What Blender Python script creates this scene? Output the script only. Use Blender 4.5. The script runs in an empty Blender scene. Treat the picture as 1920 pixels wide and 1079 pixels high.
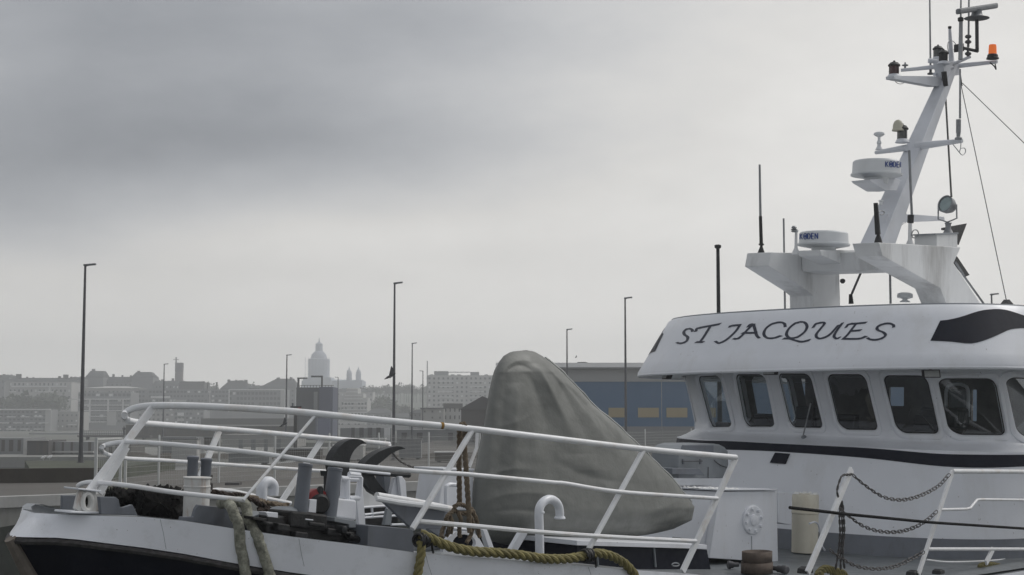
import bpy, bmesh, math, random
from mathutils import Vector, Matrix
random.seed(7)
R = math.radians
sc = bpy.context.scene
# ------------------------------------------------------------------ camera, world, sun, exposure
F = 2900.; EYE = 5.6; PT = math.atan(250.5/F)
cp, sp = math.cos(PT), math.sin(PT)
cam = bpy.data.cameras.new('camera'); co = bpy.data.objects.new('camera', cam)
sc.collection.objects.link(co); sc.camera = co
cam.sensor_width = 36; cam.lens = 36*F/1920; cam.clip_start = .1; cam.clip_end = 8000
co.location = (0, 0, EYE); co.rotation_euler = (R(90)+PT, 0, 0)
sc.view_settings.view_transform = 'Standard'; sc.view_settings.look = 'None'
sc.view_settings.exposure = 0.05; sc.view_settings.gamma = 1
SUN_EL, SUN_AZ = R(48), R(62)      # azimuth measured from +Y towards +X
w = bpy.data.worlds.new('World'); sc.world = w; w.use_nodes = True
nt = w.node_tree; N = nt.nodes; L = nt.links
for n in list(N): N.remove(n)
def mth(op, a, b=None, c=None):
    n = N.new('ShaderNodeMath'); n.operation = op
    for i, v in enumerate((a, b, c)):
        if v is None: continue
        if isinstance(v, (int, float)): n.inputs[i].default_value = v
        else: L.new(v, n.inputs[i])
    return n.outputs[0]
tc = N.new('ShaderNodeTexCoord'); sx = N.new('ShaderNodeSeparateXYZ'); L.new(tc.outputs['Generated'], sx.inputs[0])
DX, DY, DZ = sx.outputs
def noise(scale, sxyz, det=4, rough=.55, off=0):
    m = N.new('ShaderNodeMapping'); m.inputs['Scale'].default_value = sxyz; m.inputs['Location'].default_value = (off, off*.7, off*.3)
    L.new(tc.outputs['Generated'], m.inputs[0])
    n = N.new('ShaderNodeTexNoise'); n.inputs['Scale'].default_value = scale; n.inputs['Detail'].default_value = det
    n.inputs['Roughness'].default_value = rough; L.new(m.outputs[0], n.inputs['Vector']); return n.outputs[0]
n1 = mth('SUBTRACT', noise(2.2, (1, 1, 3.2), 5, .5, 3.1), .5)
n2 = mth('SUBTRACT', noise(6, (1, 1, 2.6), 5, .55, 7.7), .5)
U = mth('ADD', DX, mth('MULTIPLY', n2, .06)); V = mth('ADD', DZ, mth('MULTIPLY', n1, .06))
def blob(cx, cz, rx, rz, amp):
    a = mth('DIVIDE', mth('SUBTRACT', U, cx), rx); b = mth('DIVIDE', mth('SUBTRACT', V, cz), rz)
    d = mth('ADD', mth('MULTIPLY', a, a), mth('MULTIPLY', b, b))
    return mth('MULTIPLY', mth('EXPONENT', mth('MULTIPLY', d, -1.)), amp)
CLOUD = [(-.30, .21, .30, .09, -.25), (-.20, .172, .20, .040, -.20), (-.06, .27, .28, .07, -.17), (-.10, .124, .14, .017, .11), (-.25, .25, .15, .05, -.06),
         (-.34, .13, .10, .04, -.16), (.20, .20, .17, .11, .17), (.32, .12, .2, .06, .08)]
tot = mth('ADD', mth('MULTIPLY', n1, .26), mth('MULTIPLY', n2, .20))
n3 = mth('SUBTRACT', noise(17, (1, 1, 2.2), 5, .6, 1.7), .5); tot = mth('ADD', tot, mth('MULTIPLY', n3, .09))
for c in CLOUD: tot = mth('ADD', tot, blob(*c))
base = mth('ADD', .54, mth('MULTIPLY', mth('MAXIMUM', DY, 0), .17))
front = mth('MULTIPLY_ADD', DY, .0, 0)
val = mth('MAXIMUM', mth('ADD', base, tot), .12)
ovh = mth('MULTIPLY', mth('MINIMUM', mth('MAXIMUM', mth('SUBTRACT', DZ, .28), 0), .45), -.38)      # dims the unseen sky overhead, added to darken the boat's whites
val = mth('ADD', val, ovh)
hz_ = mth('DIVIDE', DZ, .085); val = mth('ADD', val, mth('MULTIPLY', mth('EXPONENT', mth('MULTIPLY', mth('MULTIPLY', hz_, hz_), -1.)), mth('MULTIPLY', mth('MAXIMUM', DY, 0), .42)))      # brighter low sky
mr = N.new('ShaderNodeMapRange'); mr.inputs['From Min'].default_value = .2; mr.inputs['From Max'].default_value = .75
L.new(val, mr.inputs['Value'])
cr_ = N.new('ShaderNodeValToRGB'); L.new(mr.outputs[0], cr_.inputs[0])
cr_.color_ramp.elements[0].color = (.92, .985, 1.10, 1); cr_.color_ramp.elements[1].color = (1.02, 1.0, .965, 1)
vm = N.new('ShaderNodeVectorMath'); vm.operation = 'SCALE'; L.new(cr_.outputs[0], vm.inputs[0]); L.new(val, vm.inputs['Scale'])
sky = N.new('ShaderNodeTexSky'); sky.sky_type = 'NISHITA'; sky.sun_disc = False
sky.sun_elevation = SUN_EL; sky.sun_rotation = SUN_AZ; sky.dust_density = 4
b1 = N.new('ShaderNodeBackground'); L.new(sky.outputs[0], b1.inputs[0]); b1.inputs[1].default_value = .06
b2 = N.new('ShaderNodeBackground'); L.new(vm.outputs[0], b2.inputs[0]); b2.inputs[1].default_value = 1.0
mx = N.new('ShaderNodeMixShader'); mx.inputs[0].default_value = .93
L.new(b1.outputs[0], mx.inputs[1]); L.new(b2.outputs[0], mx.inputs[2])
wo = N.new('ShaderNodeOutputWorld'); L.new(mx.outputs[0], wo.inputs[0])
sun = bpy.data.lights.new('sun', 'SUN'); sun.energy = 1.5; sun.angle = R(25); sun.color = (1, .97, .93)
so = bpy.data.objects.new('sun', sun); sc.collection.objects.link(so)
so.rotation_euler = Vector((-math.sin(SUN_AZ)*math.cos(SUN_EL), -math.cos(SUN_AZ)*math.cos(SUN_EL), -math.sin(SUN_EL))).to_track_quat('-Z', 'Y').to_euler()
sc.cycles.max_bounces = 6; sc.cycles.transparent_max_bounces = 16; sc.cycles.volume_bounces = 3

# ------------------------------------------------------------------ measuring helpers
def ray(px, py):
    u = (px-960)/F; v = (539.5-py)/F
    return Vector((u, cp-v*sp, sp+v*cp))
def at(px, py, Y):                       # a point at distance Y in front of the eye
    r = ray(px, py); return Vector((0, 0, EYE))+r*(Y/r.y)
RO = R(1.9); O = Vector((-3.5, 14., EYE))
AX = Vector((.623, .782, 0)); P0 = Vector((.782, -.623, 0)); UP = Vector((0, 0, 1))
PX = P0*math.cos(RO)-UP*math.sin(RO); UX = P0*math.sin(RO)+UP*math.cos(RO)
def bw(s, w_, h): return O+AX*s+PX*w_+UX*h           # boat frame: s aft of the bow rail, w to port, h up from eye level
def wb(p):
    d = p-O; return (d.dot(AX), d.dot(PX), d.dot(UX))
def rb(px, py):
    c = wb(Vector((0, 0, EYE))); e = wb(Vector((0, 0, EYE))+ray(px, py)); return c, [e[i]-c[i] for i in range(3)]
def hw(px, py, w_):
    c, d = rb(px, py); t = (w_-c[1])/d[1]; return tuple(c[i]+d[i]*t for i in range(3))
def hs(px, py, s):
    c, d = rb(px, py); t = (s-c[0])/d[0]; return tuple(c[i]+d[i]*t for i in range(3))
def hh(px, py, h):
    c, d = rb(px, py); t = (h-c[2])/d[2]; return tuple(c[i]+d[i]*t for i in range(3))
def hF(px, py, fn, t0=9, t1=40, n=240):   # first place where fn(s, w, h) turns negative along the ray
    c, d = rb(px, py); f = lambda t: fn(*[c[i]+d[i]*t for i in range(3)])
    a = t0; fa = f(a)
    for k in range(1, n+1):
        b = t0+(t1-t0)*k/n; fb = f(b)
        if fa > 0 >= fb:
            for _ in range(28):
                m = (a+b)/2
                if f(m) > 0: a = m
                else: b = m
            return tuple(c[i]+d[i]*a for i in range(3))
        a, fa = b, fb
    return None
def W(*a): return bw(*a)
def Pw(px, py, w_): return bw(*hw(px, py, w_))
def zA(x, y): return (1360+x/3.371, y/3.371)
def zB(x, y): return (1360+x/3.371, 280+y/3.371)
def z3(x, y): return (1160+x/2.526, 540+y/2.526)
def zR(x, y): return (1200+x/4.011, 810+y/4.011)
def zS(x, y): return (1560+x/4.011, 810+y/4.011)
def c4(x, y): return (x/3.867, 800+y/3.867)
def c5(x, y): return (400+x/3.867, 800+y/3.867)
def c6(x, y): return (720+x/3.61, 780+y/3.61)
def z8(x, y): return (1700+x/6.745, 540+y/6.745)

# ------------------------------------------------------------------ materials
MATS = {}
def mat(name, col, rough=.6, metal=0, var=.12, scale=6, bump=0, bscale=40, stain=None, samt=.0, sscale=3, vert=True, spec=.5, spots=0):
    if name in MATS: return MATS[name]
    m = bpy.data.materials.new(name); m.use_nodes = True; nt = m.node_tree; N = nt.nodes; L = nt.links
    b = N['Principled BSDF']; b.inputs['Roughness'].default_value = rough; b.inputs['Metallic'].default_value = metal
    b.inputs['Specular IOR Level'].default_value = spec
    t = N.new('ShaderNodeTexCoord')
    def nz(sc_, det=5, sz=(1, 1, 1), ro=.6):
        mp = N.new('ShaderNodeMapping'); mp.inputs['Scale'].default_value = sz; L.new(t.outputs['Object'], mp.inputs[0])
        n = N.new('ShaderNodeTexNoise'); n.inputs['Scale'].default_value = sc_; n.inputs['Detail'].default_value = det; n.inputs['Roughness'].default_value = ro
        L.new(mp.outputs[0], n.inputs['Vector']); return n.outputs[0]
    def ramp(src, a, bb, c0, c1):
        r = N.new('ShaderNodeValToRGB'); L.new(src, r.inputs[0]); e = r.color_ramp.elements
        e[0].position = a; e[1].position = bb; e[0].color = c0; e[1].color = c1; return r.outputs[0]
    lo = tuple(c*(1-var) for c in col)+(1,); hi = tuple(min(1, c*(1+var)) for c in col)+(1,)
    cur = ramp(nz(scale), .3, .7, lo, hi)
    if stain:
        k = ramp(nz(sscale, 7, (1, 1, .22) if vert else (1, 1, 1), .68), .52-.0*samt, .78, (0, 0, 0, 1), (samt, samt, samt, 1))
        mxn = N.new('ShaderNodeMix'); mxn.data_type = 'RGBA'; L.new(k, mxn.inputs[0]); L.new(cur, mxn.inputs[6]); mxn.inputs[7].default_value = tuple(stain)+(1,)
        cur = mxn.outputs[2]
    if spots:
        k = ramp(nz(sscale*22, 1.5, (1, 1, .7), .5), .745, .78, (0, 0, 0, 1), (spots,)*3+(1,))
        mxn = N.new('ShaderNodeMix'); mxn.data_type = 'RGBA'; L.new(k, mxn.inputs[0]); L.new(cur, mxn.inputs[6]); mxn.inputs[7].default_value = (.12, .07, .045, 1)
        cur = mxn.outputs[2]
    L.new(cur, b.inputs['Base Color'])
    rr = ramp(nz(scale*2.3), .3, .7, (max(0, rough-.1),)*3+(1,), (min(1, rough+.12),)*3+(1,)); L.new(rr, b.inputs['Roughness'])
    if bump:
        bp = N.new('ShaderNodeBump'); bp.inputs['Strength'].default_value = min(1, bump); bp.inputs['Distance'].default_value = .01*max(1, bump)
        L.new(nz(bscale, 4), bp.inputs['Height']); L.new(bp.outputs[0], b.inputs['Normal'])
    MATS[name] = m; return m
WHITE = mat('white_paint', (.76, .78, .82), .40, var=.035, scale=1.3, stain=(.50, .49, .45), samt=.42, sscale=1.3, spots=.5, bump=.3, bscale=2.2)
WHULL = mat('white_hull_paint', (.80, .82, .86), .42, var=.04, scale=1.5, stain=(.42, .43, .42), samt=.5, sscale=2.6, vert=False, spots=.7, bump=.35, bscale=2.5)
WRAIL = mat('white_rail_paint', (.82, .83, .84), .38, var=.05, scale=9, stain=(.45, .33, .2), samt=.45, sscale=3.5, vert=False)
CREAM = mat('cream_paint', (.72, .68, .56), .5, var=.06, scale=3, stain=(.45, .33, .2), samt=.4, sscale=4)
NAVY = mat('navy_hull_paint', (.005, .006, .014), .4, var=.3, scale=3, spec=.3, stain=(.028, .026, .028), samt=.4, sscale=3, vert=False, bump=.6, bscale=8)
DARKBLUE = mat('dark_blue_paint', (.010, .012, .022), .5, var=.15, scale=5, spec=.15)
INK = mat('dark_lettering', (.02, .025, .045), .5, var=.05)
BLUEINK = mat('blue_lettering', (.02, .06, .25), .5, var=.05)
RUBRAIL = mat('worn_stem_steel', (.15, .13, .11), .75, var=.35, scale=5, stain=(.05, .045, .045), samt=.9, sscale=2, bump=.5, bscale=20)
GREY = mat('grey_paint', (.155, .17, .195), .55, var=.07, scale=3, stain=(.09, .085, .08), samt=.5, sscale=4, spots=.3)
LGREY = mat('light_grey_paint', (.24, .26, .28), .5, var=.1, scale=3, stain=(.14, .13, .12), samt=.4, sscale=3)
DECK = mat('grey_deck_paint', (.16, .175, .185), .42, var=.2, scale=1.5, stain=(.08, .07, .06), samt=.7, sscale=2.5, vert=False, bump=.3, bscale=40)
BLACK = mat('black_rubber', (.014, .014, .015), .55, var=.3, scale=8, bump=.5, bscale=25)
GREASE = mat('black_greased_steel', (.010, .010, .011), .42, var=.6, scale=10, bump=.8, bscale=14, stain=(.05, .04, .03), samt=.6, sscale=8)
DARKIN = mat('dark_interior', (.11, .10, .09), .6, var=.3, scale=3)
HORN = mat('dark_steel', (.018, .020, .022), .45, metal=.2, var=.25, scale=5, bump=.3, bscale=20)
GALV = mat('galvanised_steel', (.28, .29, .30), .5, metal=.5, var=.2, scale=8)
POLE = mat('lamp_pole_steel', (.09, .092, .10), .6, metal=.2, var=.2, scale=2, stain=(.12, .08, .06), samt=.4, sscale=1)
LAMPH = mat('lamp_head_grey', (.16, .17, .18), .5, var=.1)
RADOME = mat('radome_plastic', (.72, .74, .75), .4, var=.03, scale=3, stain=(.4, .4, .38), samt=.25, sscale=3)
MASTP = mat('mast_paint', (.66, .68, .72), .42, var=.05, scale=2, stain=(.36, .36, .35), samt=.3, sscale=2.5)
ARCH = mat('arch_paint', (.70, .71, .71), .5, var=.06, scale=1.6, stain=(.14, .13, .115), samt=.75, sscale=1.1, spots=.2)
BEIGE = mat('beige_dome_plastic', (.52, .50, .40), .5, var=.05)
RED = mat('red_paint', (.28, .03, .03), .45, var=.2)
REDGLASS = mat('dark_red_lens', (.05, .010, .012), .2, var=.2)
LENS = mat('lantern_lens', (.09, .095, .09), .15, var=.3, scale=20)
TARP = mat('grey_tarpaulin', (.19, .195, .182), .58, var=.12, scale=2.2, stain=(.12, .125, .115), samt=.8, sscale=2.6, bump=1.2, bscale=5, vert=False)
ROPEB = mat('brown_hemp', (.16, .125, .085), .9, var=.3, scale=14, bump=.8, bscale=60)
ROPEY = mat('yellow_polypropylene', (.19, .165, .06), .75, var=.35, scale=9, bump=.6, bscale=50, stain=(.10, .09, .05), samt=.7, sscale=5, vert=False)
ROPEM = mat('mossy_rope', (.27, .27, .22), .95, var=.45, scale=18, bump=1.5, bscale=45, stain=(.045, .06, .03), samt=1, sscale=15, vert=False)
NET = mat('black_netting', (.007, .0065, .0065), .9, var=.6, scale=18, bump=2, bscale=22, spec=.2)
HOSE = mat('brown_fire_hose', (.11, .085, .068), .85, var=.25, scale=9, bump=.5, bscale=60)
CHAIN = mat('rusty_chain', (.085, .08, .078), .6, metal=.3, var=.4, scale=20)
QUAY = mat('quay_concrete', (.24, .24, .225), .9, var=.15, scale=.25, stain=(.10, .10, .09), samt=.9, sscale=.5, bump=.5, bscale=4)
CAP = mat('quay_cap_concrete', (.40, .40, .39), .85, var=.12, scale=.8, stain=(.2, .19, .18), samt=.6, sscale=1)
PAVE = mat('quay_asphalt', (.105, .098, .088), .9, var=.2, scale=.08, stain=(.075, .07, .055), samt=.9, sscale=.12, vert=False)
DARKWALL = mat('dark_old_wall', (.058, .050, .040), .95, var=.3, scale=.6, stain=(.09, .085, .07), samt=.6, sscale=.5, bump=.5, bscale=3)
GRASS = mat('grassy_bank', (.06, .068, .045), .95, var=.3, scale=.4)
TOWN = mat('town_ground', (.12, .125, .11), .95, var=.3, scale=.02)
HILL = mat('hill_ground', (.06, .075, .05), .95, var=.4, scale=.02)
ORANGE = bpy.data.materials.new('orange_beacon_glass'); ORANGE.use_nodes = True
_b = ORANGE.node_tree.nodes['Principled BSDF']; _b.inputs['Base Color'].default_value = (.9, .18, .02, 1); _b.inputs['Roughness'].default_value = .25
_b.inputs['Emission Color'].default_value = (1, .2, .03, 1); _b.inputs['Emission Strength'].default_value = .28
def glassmat(name, tint, refl=.25):
    m = bpy.data.materials.new(name); m.use_nodes = True; nt = m.node_tree; N = nt.nodes; L = nt.links
    N.remove(N['Principled BSDF']); o = N['Material Output']
    t = N.new('ShaderNodeBsdfTransparent'); t.inputs[0].default_value = tint+(1,)
    g = N.new('ShaderNodeBsdfGlossy'); g.inputs['Roughness'].default_value = .03; g.inputs[0].default_value = (.9, .95, 1, 1)
    fr = N.new('ShaderNodeLayerWeight'); pw = N.new('ShaderNodeMath'); pw.operation = 'POWER'; L.new(fr.outputs['Facing'], pw.inputs[0]); pw.inputs[1].default_value = 4
    mm = N.new('ShaderNodeMath'); mm.operation = 'MULTIPLY_ADD'; L.new(pw.outputs[0], mm.inputs[0]); mm.inputs[1].default_value = .8; mm.inputs[2].default_value = refl*.12
    x = N.new('ShaderNodeMixShader'); L.new(mm.outputs[0], x.inputs[0]); L.new(t.outputs[0], x.inputs[1]); L.new(g.outputs[0], x.inputs[2]); L.new(x.outputs[0], o.inputs[0])
    return m
GLASS = glassmat('tinted_window_glass', (.80, .83, .84), .85)
# water
WATER = bpy.data.materials.new('harbour_water'); WATER.use_nodes = True
nt = WATER.node_tree; b = nt.nodes['Principled BSDF']; b.inputs['Base Color'].default_value = (.018, .026, .024, 1); b.inputs['Roughness'].default_value = .12
t = nt.nodes.new('ShaderNodeTexCoord'); n = nt.nodes.new('ShaderNodeTexNoise'); n.inputs['Scale'].default_value = .9; n.inputs['Detail'].default_value = 6
nt.links.new(t.outputs['Object'], n.inputs['Vector']); bp = nt.nodes.new('ShaderNodeBump'); bp.inputs['Distance'].default_value = .25; bp.inputs['Strength'].default_value = .6
nt.links.new(n.outputs[0], bp.inputs['Height']); nt.links.new(bp.outputs[0], b.inputs['Normal'])

# ------------------------------------------------------------------ mesh builder
class M:
    def __init__(s): s.v = []; s.f = []; s.sm = []
    def add(s, vs, fs, smooth=False):
        o = len(s.v); s.v += [Vector(v) for v in vs]
        for f in fs: s.f.append([i+o for i in f]); s.sm.append(smooth)
        return s
    def box(s, c, x, y, z):      # centre and three half-axis vectors
        c, x, y, z = map(Vector, (c, x, y, z))
        vs = [c+a*x+b_*y+d*z for a in (-1, 1) for b_ in (-1, 1) for d in (-1, 1)]
        return s.add(vs, [(0, 1, 3, 2), (4, 6, 7, 5), (0, 4, 5, 1), (2, 3, 7, 6), (0, 2, 6, 4), (1, 5, 7, 3)])
    def bbox(s, x0, x1, y0, y1, z0, z1):
        return s.box(((x0+x1)/2, (y0+y1)/2, (z0+z1)/2), ((x1-x0)/2, 0, 0), (0, (y1-y0)/2, 0), (0, 0, (z1-z0)/2))
    def prism(s, poly, off):
        poly = [Vector(p) for p in poly]; off = Vector(off); n = len(poly)
        vs = poly+[p+off for p in poly]
        return s.add(vs, [tuple(range(n))]+[tuple(range(2*n-1, n-1, -1))]+[(i, i+n, (i+1) % n+n, (i+1) % n) for i in range(n)])
    def tube(s, pts, r, n=10, cap=True, closed=False):
        pts = [Vector(p) for p in pts]; k = len(pts)
        rs = r if isinstance(r, (list, tuple)) else [r]*k
        up = None; rings = []
        for i, p in enumerate(pts):
            if closed: d = pts[(i+1) % k]-pts[i-1]
            else: d = pts[min(i+1, k-1)]-pts[max(i-1, 0)]
            if d.length < 1e-9: d = Vector((0, 0, 1))
            d.normalize()
            if up is None: up = Vector((0, 0, 1)) if abs(d.z) < .9 else Vector((1, 0, 0))
            x = d.cross(up)
            if x.length < 1e-6: x = d.orthogonal()
            x.normalize(); up = x.cross(d).normalized()
            rings.append([p+(x*math.cos(2*math.pi*j/n)+up*math.sin(2*math.pi*j/n))*rs[i] for j in range(n)])
        vs = [v for r_ in rings for v in r_]; fs = []
        for i in range(k if closed else k-1):
            a = i*n; b_ = ((i+1) % k)*n
            for j in range(n): fs.append((a+j, a+(j+1) % n, b_+(j+1) % n, b_+j))
        s.add(vs, fs, True)
        if cap and not closed:
            s.add(rings[0], [tuple(range(n-1, -1, -1))]); s.add(rings[-1], [tuple(range(n))])
        return s
    def lathe(s, prof, o, ax=(0, 0, 1), n=24, smooth=True):
        ax = Vector(ax).normalized(); x = ax.orthogonal().normalized(); y = ax.cross(x); o = Vector(o)
        vs = []; fs = []; k = len(prof)
        for r_, z in prof:
            for j in range(n):
                a = 2*math.pi*j/n; vs.append(o+ax*z+(x*math.cos(a)+y*math.sin(a))*max(r_, 1e-4))
        for i in range(k-1):
            for j in range(n): fs.append((i*n+j, i*n+(j+1) % n, (i+1)*n+(j+1) % n, (i+1)*n+j))
        fs.append(tuple(range(n-1, -1, -1))); fs.append(tuple(range((k-1)*n, k*n)))
        return s.add(vs, fs, smooth)
    def obj(s, name, m, parent=None, bevel=0, fix=True, sharp=40):
        me = bpy.data.meshes.new(name); off = Vector((0, 0, 0))
        if parent is not None:
            p = parent
            while p is not None: off += p.location; p = p.parent
        me.from_pydata([tuple(v-off) for v in s.v], [], s.f)
        me.polygons.foreach_set('use_smooth', s.sm)
        if fix:
            bm = bmesh.new(); bm.from_mesh(me); bmesh.ops.remove_doubles(bm, verts=bm.verts, dist=1e-5)
            bmesh.ops.recalc_face_normals(bm, faces=bm.faces); bm.to_mesh(me); bm.free()
        me.materials.append(m); me.update()
        if any(s.sm): me.set_sharp_from_angle(angle=R(sharp))
        o = bpy.data.objects.new(name, me); sc.collection.objects.link(o)
        if parent is not None: o.parent = parent
        if bevel:
            b_ = o.modifiers.new('bevel', 'BEVEL'); b_.width = bevel; b_.segments = 2; b_.limit_method = 'ANGLE'; b_.angle_limit = R(35)
        return o
def cat_rom(pts, k=6, closed=False):
    pts = [Vector(p) if len(p) == 3 else Vector((p[0], p[1], 0)) for p in pts]; n = len(pts); out = []
    for i in range(n if closed else n-1):
        p0 = pts[(i-1) % n] if closed or i > 0 else pts[0]*2-pts[1]
        p1 = pts[i]; p2 = pts[(i+1) % n]
        p3 = pts[(i+2) % n] if closed or i+2 < n else pts[-1]*2-pts[-2]
        for j in range(k):
            t = j/k
            out.append(.5*((2*p1)+(p2-p0)*t+(2*p0-5*p1+4*p2-p3)*t*t+(3*p1-p0-3*p2+p3)*t**3))
    if not closed: out.append(pts[-1])
    return out
def tag(o, label=None, cat=None, group=None, kind=None):
    if label: o['label'] = label
    if cat: o['category'] = cat
    if group: o['group'] = group
    if kind: o['kind'] = kind
    return o
def thing(name, loc, label, cat, group=None):
    o = bpy.data.objects.new(name, None); o.location = loc; o.empty_display_size = .3; sc.collection.objects.link(o)
    return tag(o, label, cat, group)
def copy_tree(o, parent=None):
    c = o.copy(); sc.collection.objects.link(c)
    if parent is not None: c.parent = parent
    for ch in list(o.children): copy_tree(ch, c)
    return c
def rope(m, pts, R0, strands=3, turns_per=None, n=7, k=4):
    pts = cat_rom(pts, k*2)
    ln = [0]
    for i in range(1, len(pts)): ln.append(ln[-1]+(pts[i]-pts[i-1]).length)
    # resample
    step = R0*.7; tot_ = ln[-1]; out = []; j = 0; d = 0
    while d < tot_:
        while ln[j+1] < d: j += 1
        t = (d-ln[j])/max(1e-9, ln[j+1]-ln[j]); out.append(pts[j].lerp(pts[j+1], t)); d += step
    pitch = turns_per or R0*7
    for q in range(strands):
        sp_ = []
        for i, p in enumerate(out):
            dr = (out[min(i+1, len(out)-1)]-out[max(i-1, 0)]).normalized()
            x = dr.cross(Vector((.31, .2, .93))).normalized(); y = dr.cross(x)
            a = 2*math.pi*(i*step/pitch+q/strands)
            sp_.append(p+(x*math.cos(a)+y*math.sin(a))*R0*.5)
        m.tube(sp_, R0*.56, n)
    return m

# ------------------------------------------------------------------ setting: water, quay, town ground
def struct(name, m, mt, **k): o = m.obj(name, mt, **k); o['kind'] = 'structure'; return o
QZ = EYE-2.65
m = M(); m.add([(-1400, -40, 0), (1400, -40, 0), (1400, 262, 0), (-1400, 262, 0)], [(0, 1, 2, 3)]); struct('water', m, WATER)
edge = [(-62, 10), (-17.9, 54), (-3.1, 68.6), (45, 116), (190, 250)]
# quay top (far side of the edge), wall faces down into the water
qp = edge+[(190, 265), (-8, 265), (-14.2, 100), (-22.5, 68), (-40, 62), (-100, 40)]
m = M(); m.add([(x, y, QZ) for x, y in qp], [tuple(range(len(qp)))]); struct('quay_pavement', m, PAVE)
m = M(); cap = M()
for i in range(len(edge)-1):
    a = Vector(edge[i]+(0,)); b_ = Vector(edge[i+1]+(0,)); 
    m.add([a+UP*(QZ-.35), b_+UP*(QZ-.35), b_-UP*1, a-UP*1], [(0, 1, 2, 3)])
    d = (b_-a).normalized(); nrm = Vector((d.y, -d.x, 0))
    cap.prism([a+nrm*.08+UP*(QZ+.03), b_+nrm*.08+UP*(QZ+.03), b_+nrm*.08+UP*(QZ-.35), a+nrm*.08+UP*(QZ-.35)], -nrm*.62)
struct('quay_wall', m, QUAY)
m = M()
for i in range(len(edge)-1):
    a = Vector(edge[i]+(0,)); b_ = Vector(edge[i+1]+(0,)); d = (b_-a).normalized(); nrm = Vector((d.y, -d.x, 0))*.02; n = int((b_-a).length/1.2)
    rw = random.Random(i)
    top = [a.lerp(b_, k/n)+nrm+UP*(QZ-.95+rw.uniform(-.12, .08)) for k in range(n+1)]; bot = [a.lerp(b_, k/n)+nrm-UP*1 for k in range(n+1)]
    m.add(top+bot, [(k, k+1, n+k+2, n+k+1) for k in range(n)])
o_ = struct('tide_mark', m, mat('dark_weed', (.018, .022, .017), .7, var=.4, scale=1.5, bump=1, bscale=8))
struct('quay_kerb', cap, CAP)
m = M(); m.add([(-1400, 262, 2), (1400, 262, 2), (1400, 2400, 2), (-1400, 2400, 2)], [(0, 1, 2, 3)]); m.add([(-1400, 262, 2), (1400, 262, 2), (1400, 262, -1), (-1400, 262, -1)], [(0, 1, 2, 3)])
struct('ground', m, TOWN)
# raised strip behind the dark wall on the left
m = M(); m.prism([(-20.9, 67.6, QZ-.3), (-18.0, 68.4, QZ-.3), (-18.6, 86, QZ-.3), (-26.3, 84, QZ-.3)], (0, 0, .82)); struct('grass_strip', m, GRASS)
o = M().prism([(-42, 60.6, QZ-.2), (-17.85, 67.9, QZ-.2), (-17.85, 68.4, QZ-.2), (-42, 61.1, QZ-.2)], (0, 0, .82)).obj('retaining_wall', DARKWALL)
tag(o, 'low dark stained wall behind the pavement at the left edge, under the tall lamp', 'wall')
# hills
def hill(name, x0, x1, y0, y1, prof, nz=.8, seed=1):
    rnd = random.Random(seed); m = M(); nx, ny = 60, 14; vs = []
    for j in range(ny+1):
        for i in range(nx+1):
            u = i/nx; v = j/ny
            k = min(len(prof)-2, int(u*(len(prof)-1))); t = u*(len(prof)-1)-k; h = prof[k]*(1-t)+prof[k+1]*t
            vs.append((x0+(x1-x0)*u, y0+(y1-y0)*v, 1.9+h*math.sin(min(1, v*1.25)*math.pi/2)+rnd.uniform(-1, 1)*nz*v))
    m.add(vs, [(j*(nx+1)+i, j*(nx+1)+i+1, (j+1)*(nx+1)+i+1, (j+1)*(nx+1)+i) for j in range(ny) for i in range(nx)], True)
    o = struct(name, m, HILL); o.modifiers.new('s', 'SOLIDIFY').thickness = .5; return o
hill('hills', -700, 900, 820, 1300, [26, 24, 22, 20, 20, 24, 30, 30, 28, 29, 30, 34, 36, 38, 38], seed=3)


# ------------------------------------------------------------------ lamps along the quay
def lamp_proto(double=1):
    t = thing('street_lamp', (0, 0, 0), 'x', 'street lamp', 'street lamps on the port road')
    H = 12.3
    M().tube([(0, 0, 0), (0, 0, H*.5), (0, 0, H)], [.115, .09, .06], 12).obj('pole', POLE, t)
    M().lathe([(.2, 0), (.2, .05), (.14, .08), (.13, .5)], (0, 0, 0)).obj('base', POLE, t)
    M().tube([(0, 0, H-.05), (.02, 0, H+.02), (.15, 0, H+.06)], .055, 8).obj('arm', POLE, t)
    h = M(); h.prism([(-.08, -.13, H+.0), (-.08, .13, H+.0), (.55, .1, H+.07), (.55, -.1, H+.07)], (0, 0, .11)); h.obj('lamp_head', LAMPH, t, bevel=.02)
    return t
lp = lamp_proto()
LAMPS = [  # top px, top py, distance, ground z, arm angle, label
 (160, 497, 80, QZ+.5, 0, 'tall street lamp on the grass strip, far left, nearest of the row'),
 (740, 531, 106, QZ, 0, 'tall street lamp between the gull and the covered deck machine'),
 (1172, 559, 119, QZ, 0, 'tall street lamp just left of the wheelhouse visor'),
 (1063, 618, 160, QZ, 0, 'street lamp in front of the blue warehouse roof vents'),
 (773, 644, 188, QZ, 0, 'middle height street lamp right of the tall lamp by the gull'),
 (538, 666, 220, QZ, 0, 'street lamp left of the cathedral in front of the dark gabled roof'),
 (308, 683, 254, QZ, 0, 'small distant street lamp left of the church tower'),
 (793, 696, 291, 2, 180, 'small street lamp with its head turned left, beside the pale apartment block'),
 (634, 708, 333, 2, 180, 'short street lamp under the cathedral towers, head turned left'),
 (1859, 552, 116, QZ, 8, 'lamp head showing above the wheelhouse roof at right')]
for i, (px, py, d, gz, ang, lab) in enumerate(LAMPS):
    o = lp if i == 0 else copy_tree(lp)
    top = at(px, py, d); o.location = (top.x, top.y, gz); o.scale = (1 if d < 200 else 1.25, 1, (top.z-gz)/12.38); o.rotation_euler = (0, 0, R(ang)); o['label'] = lab
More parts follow.
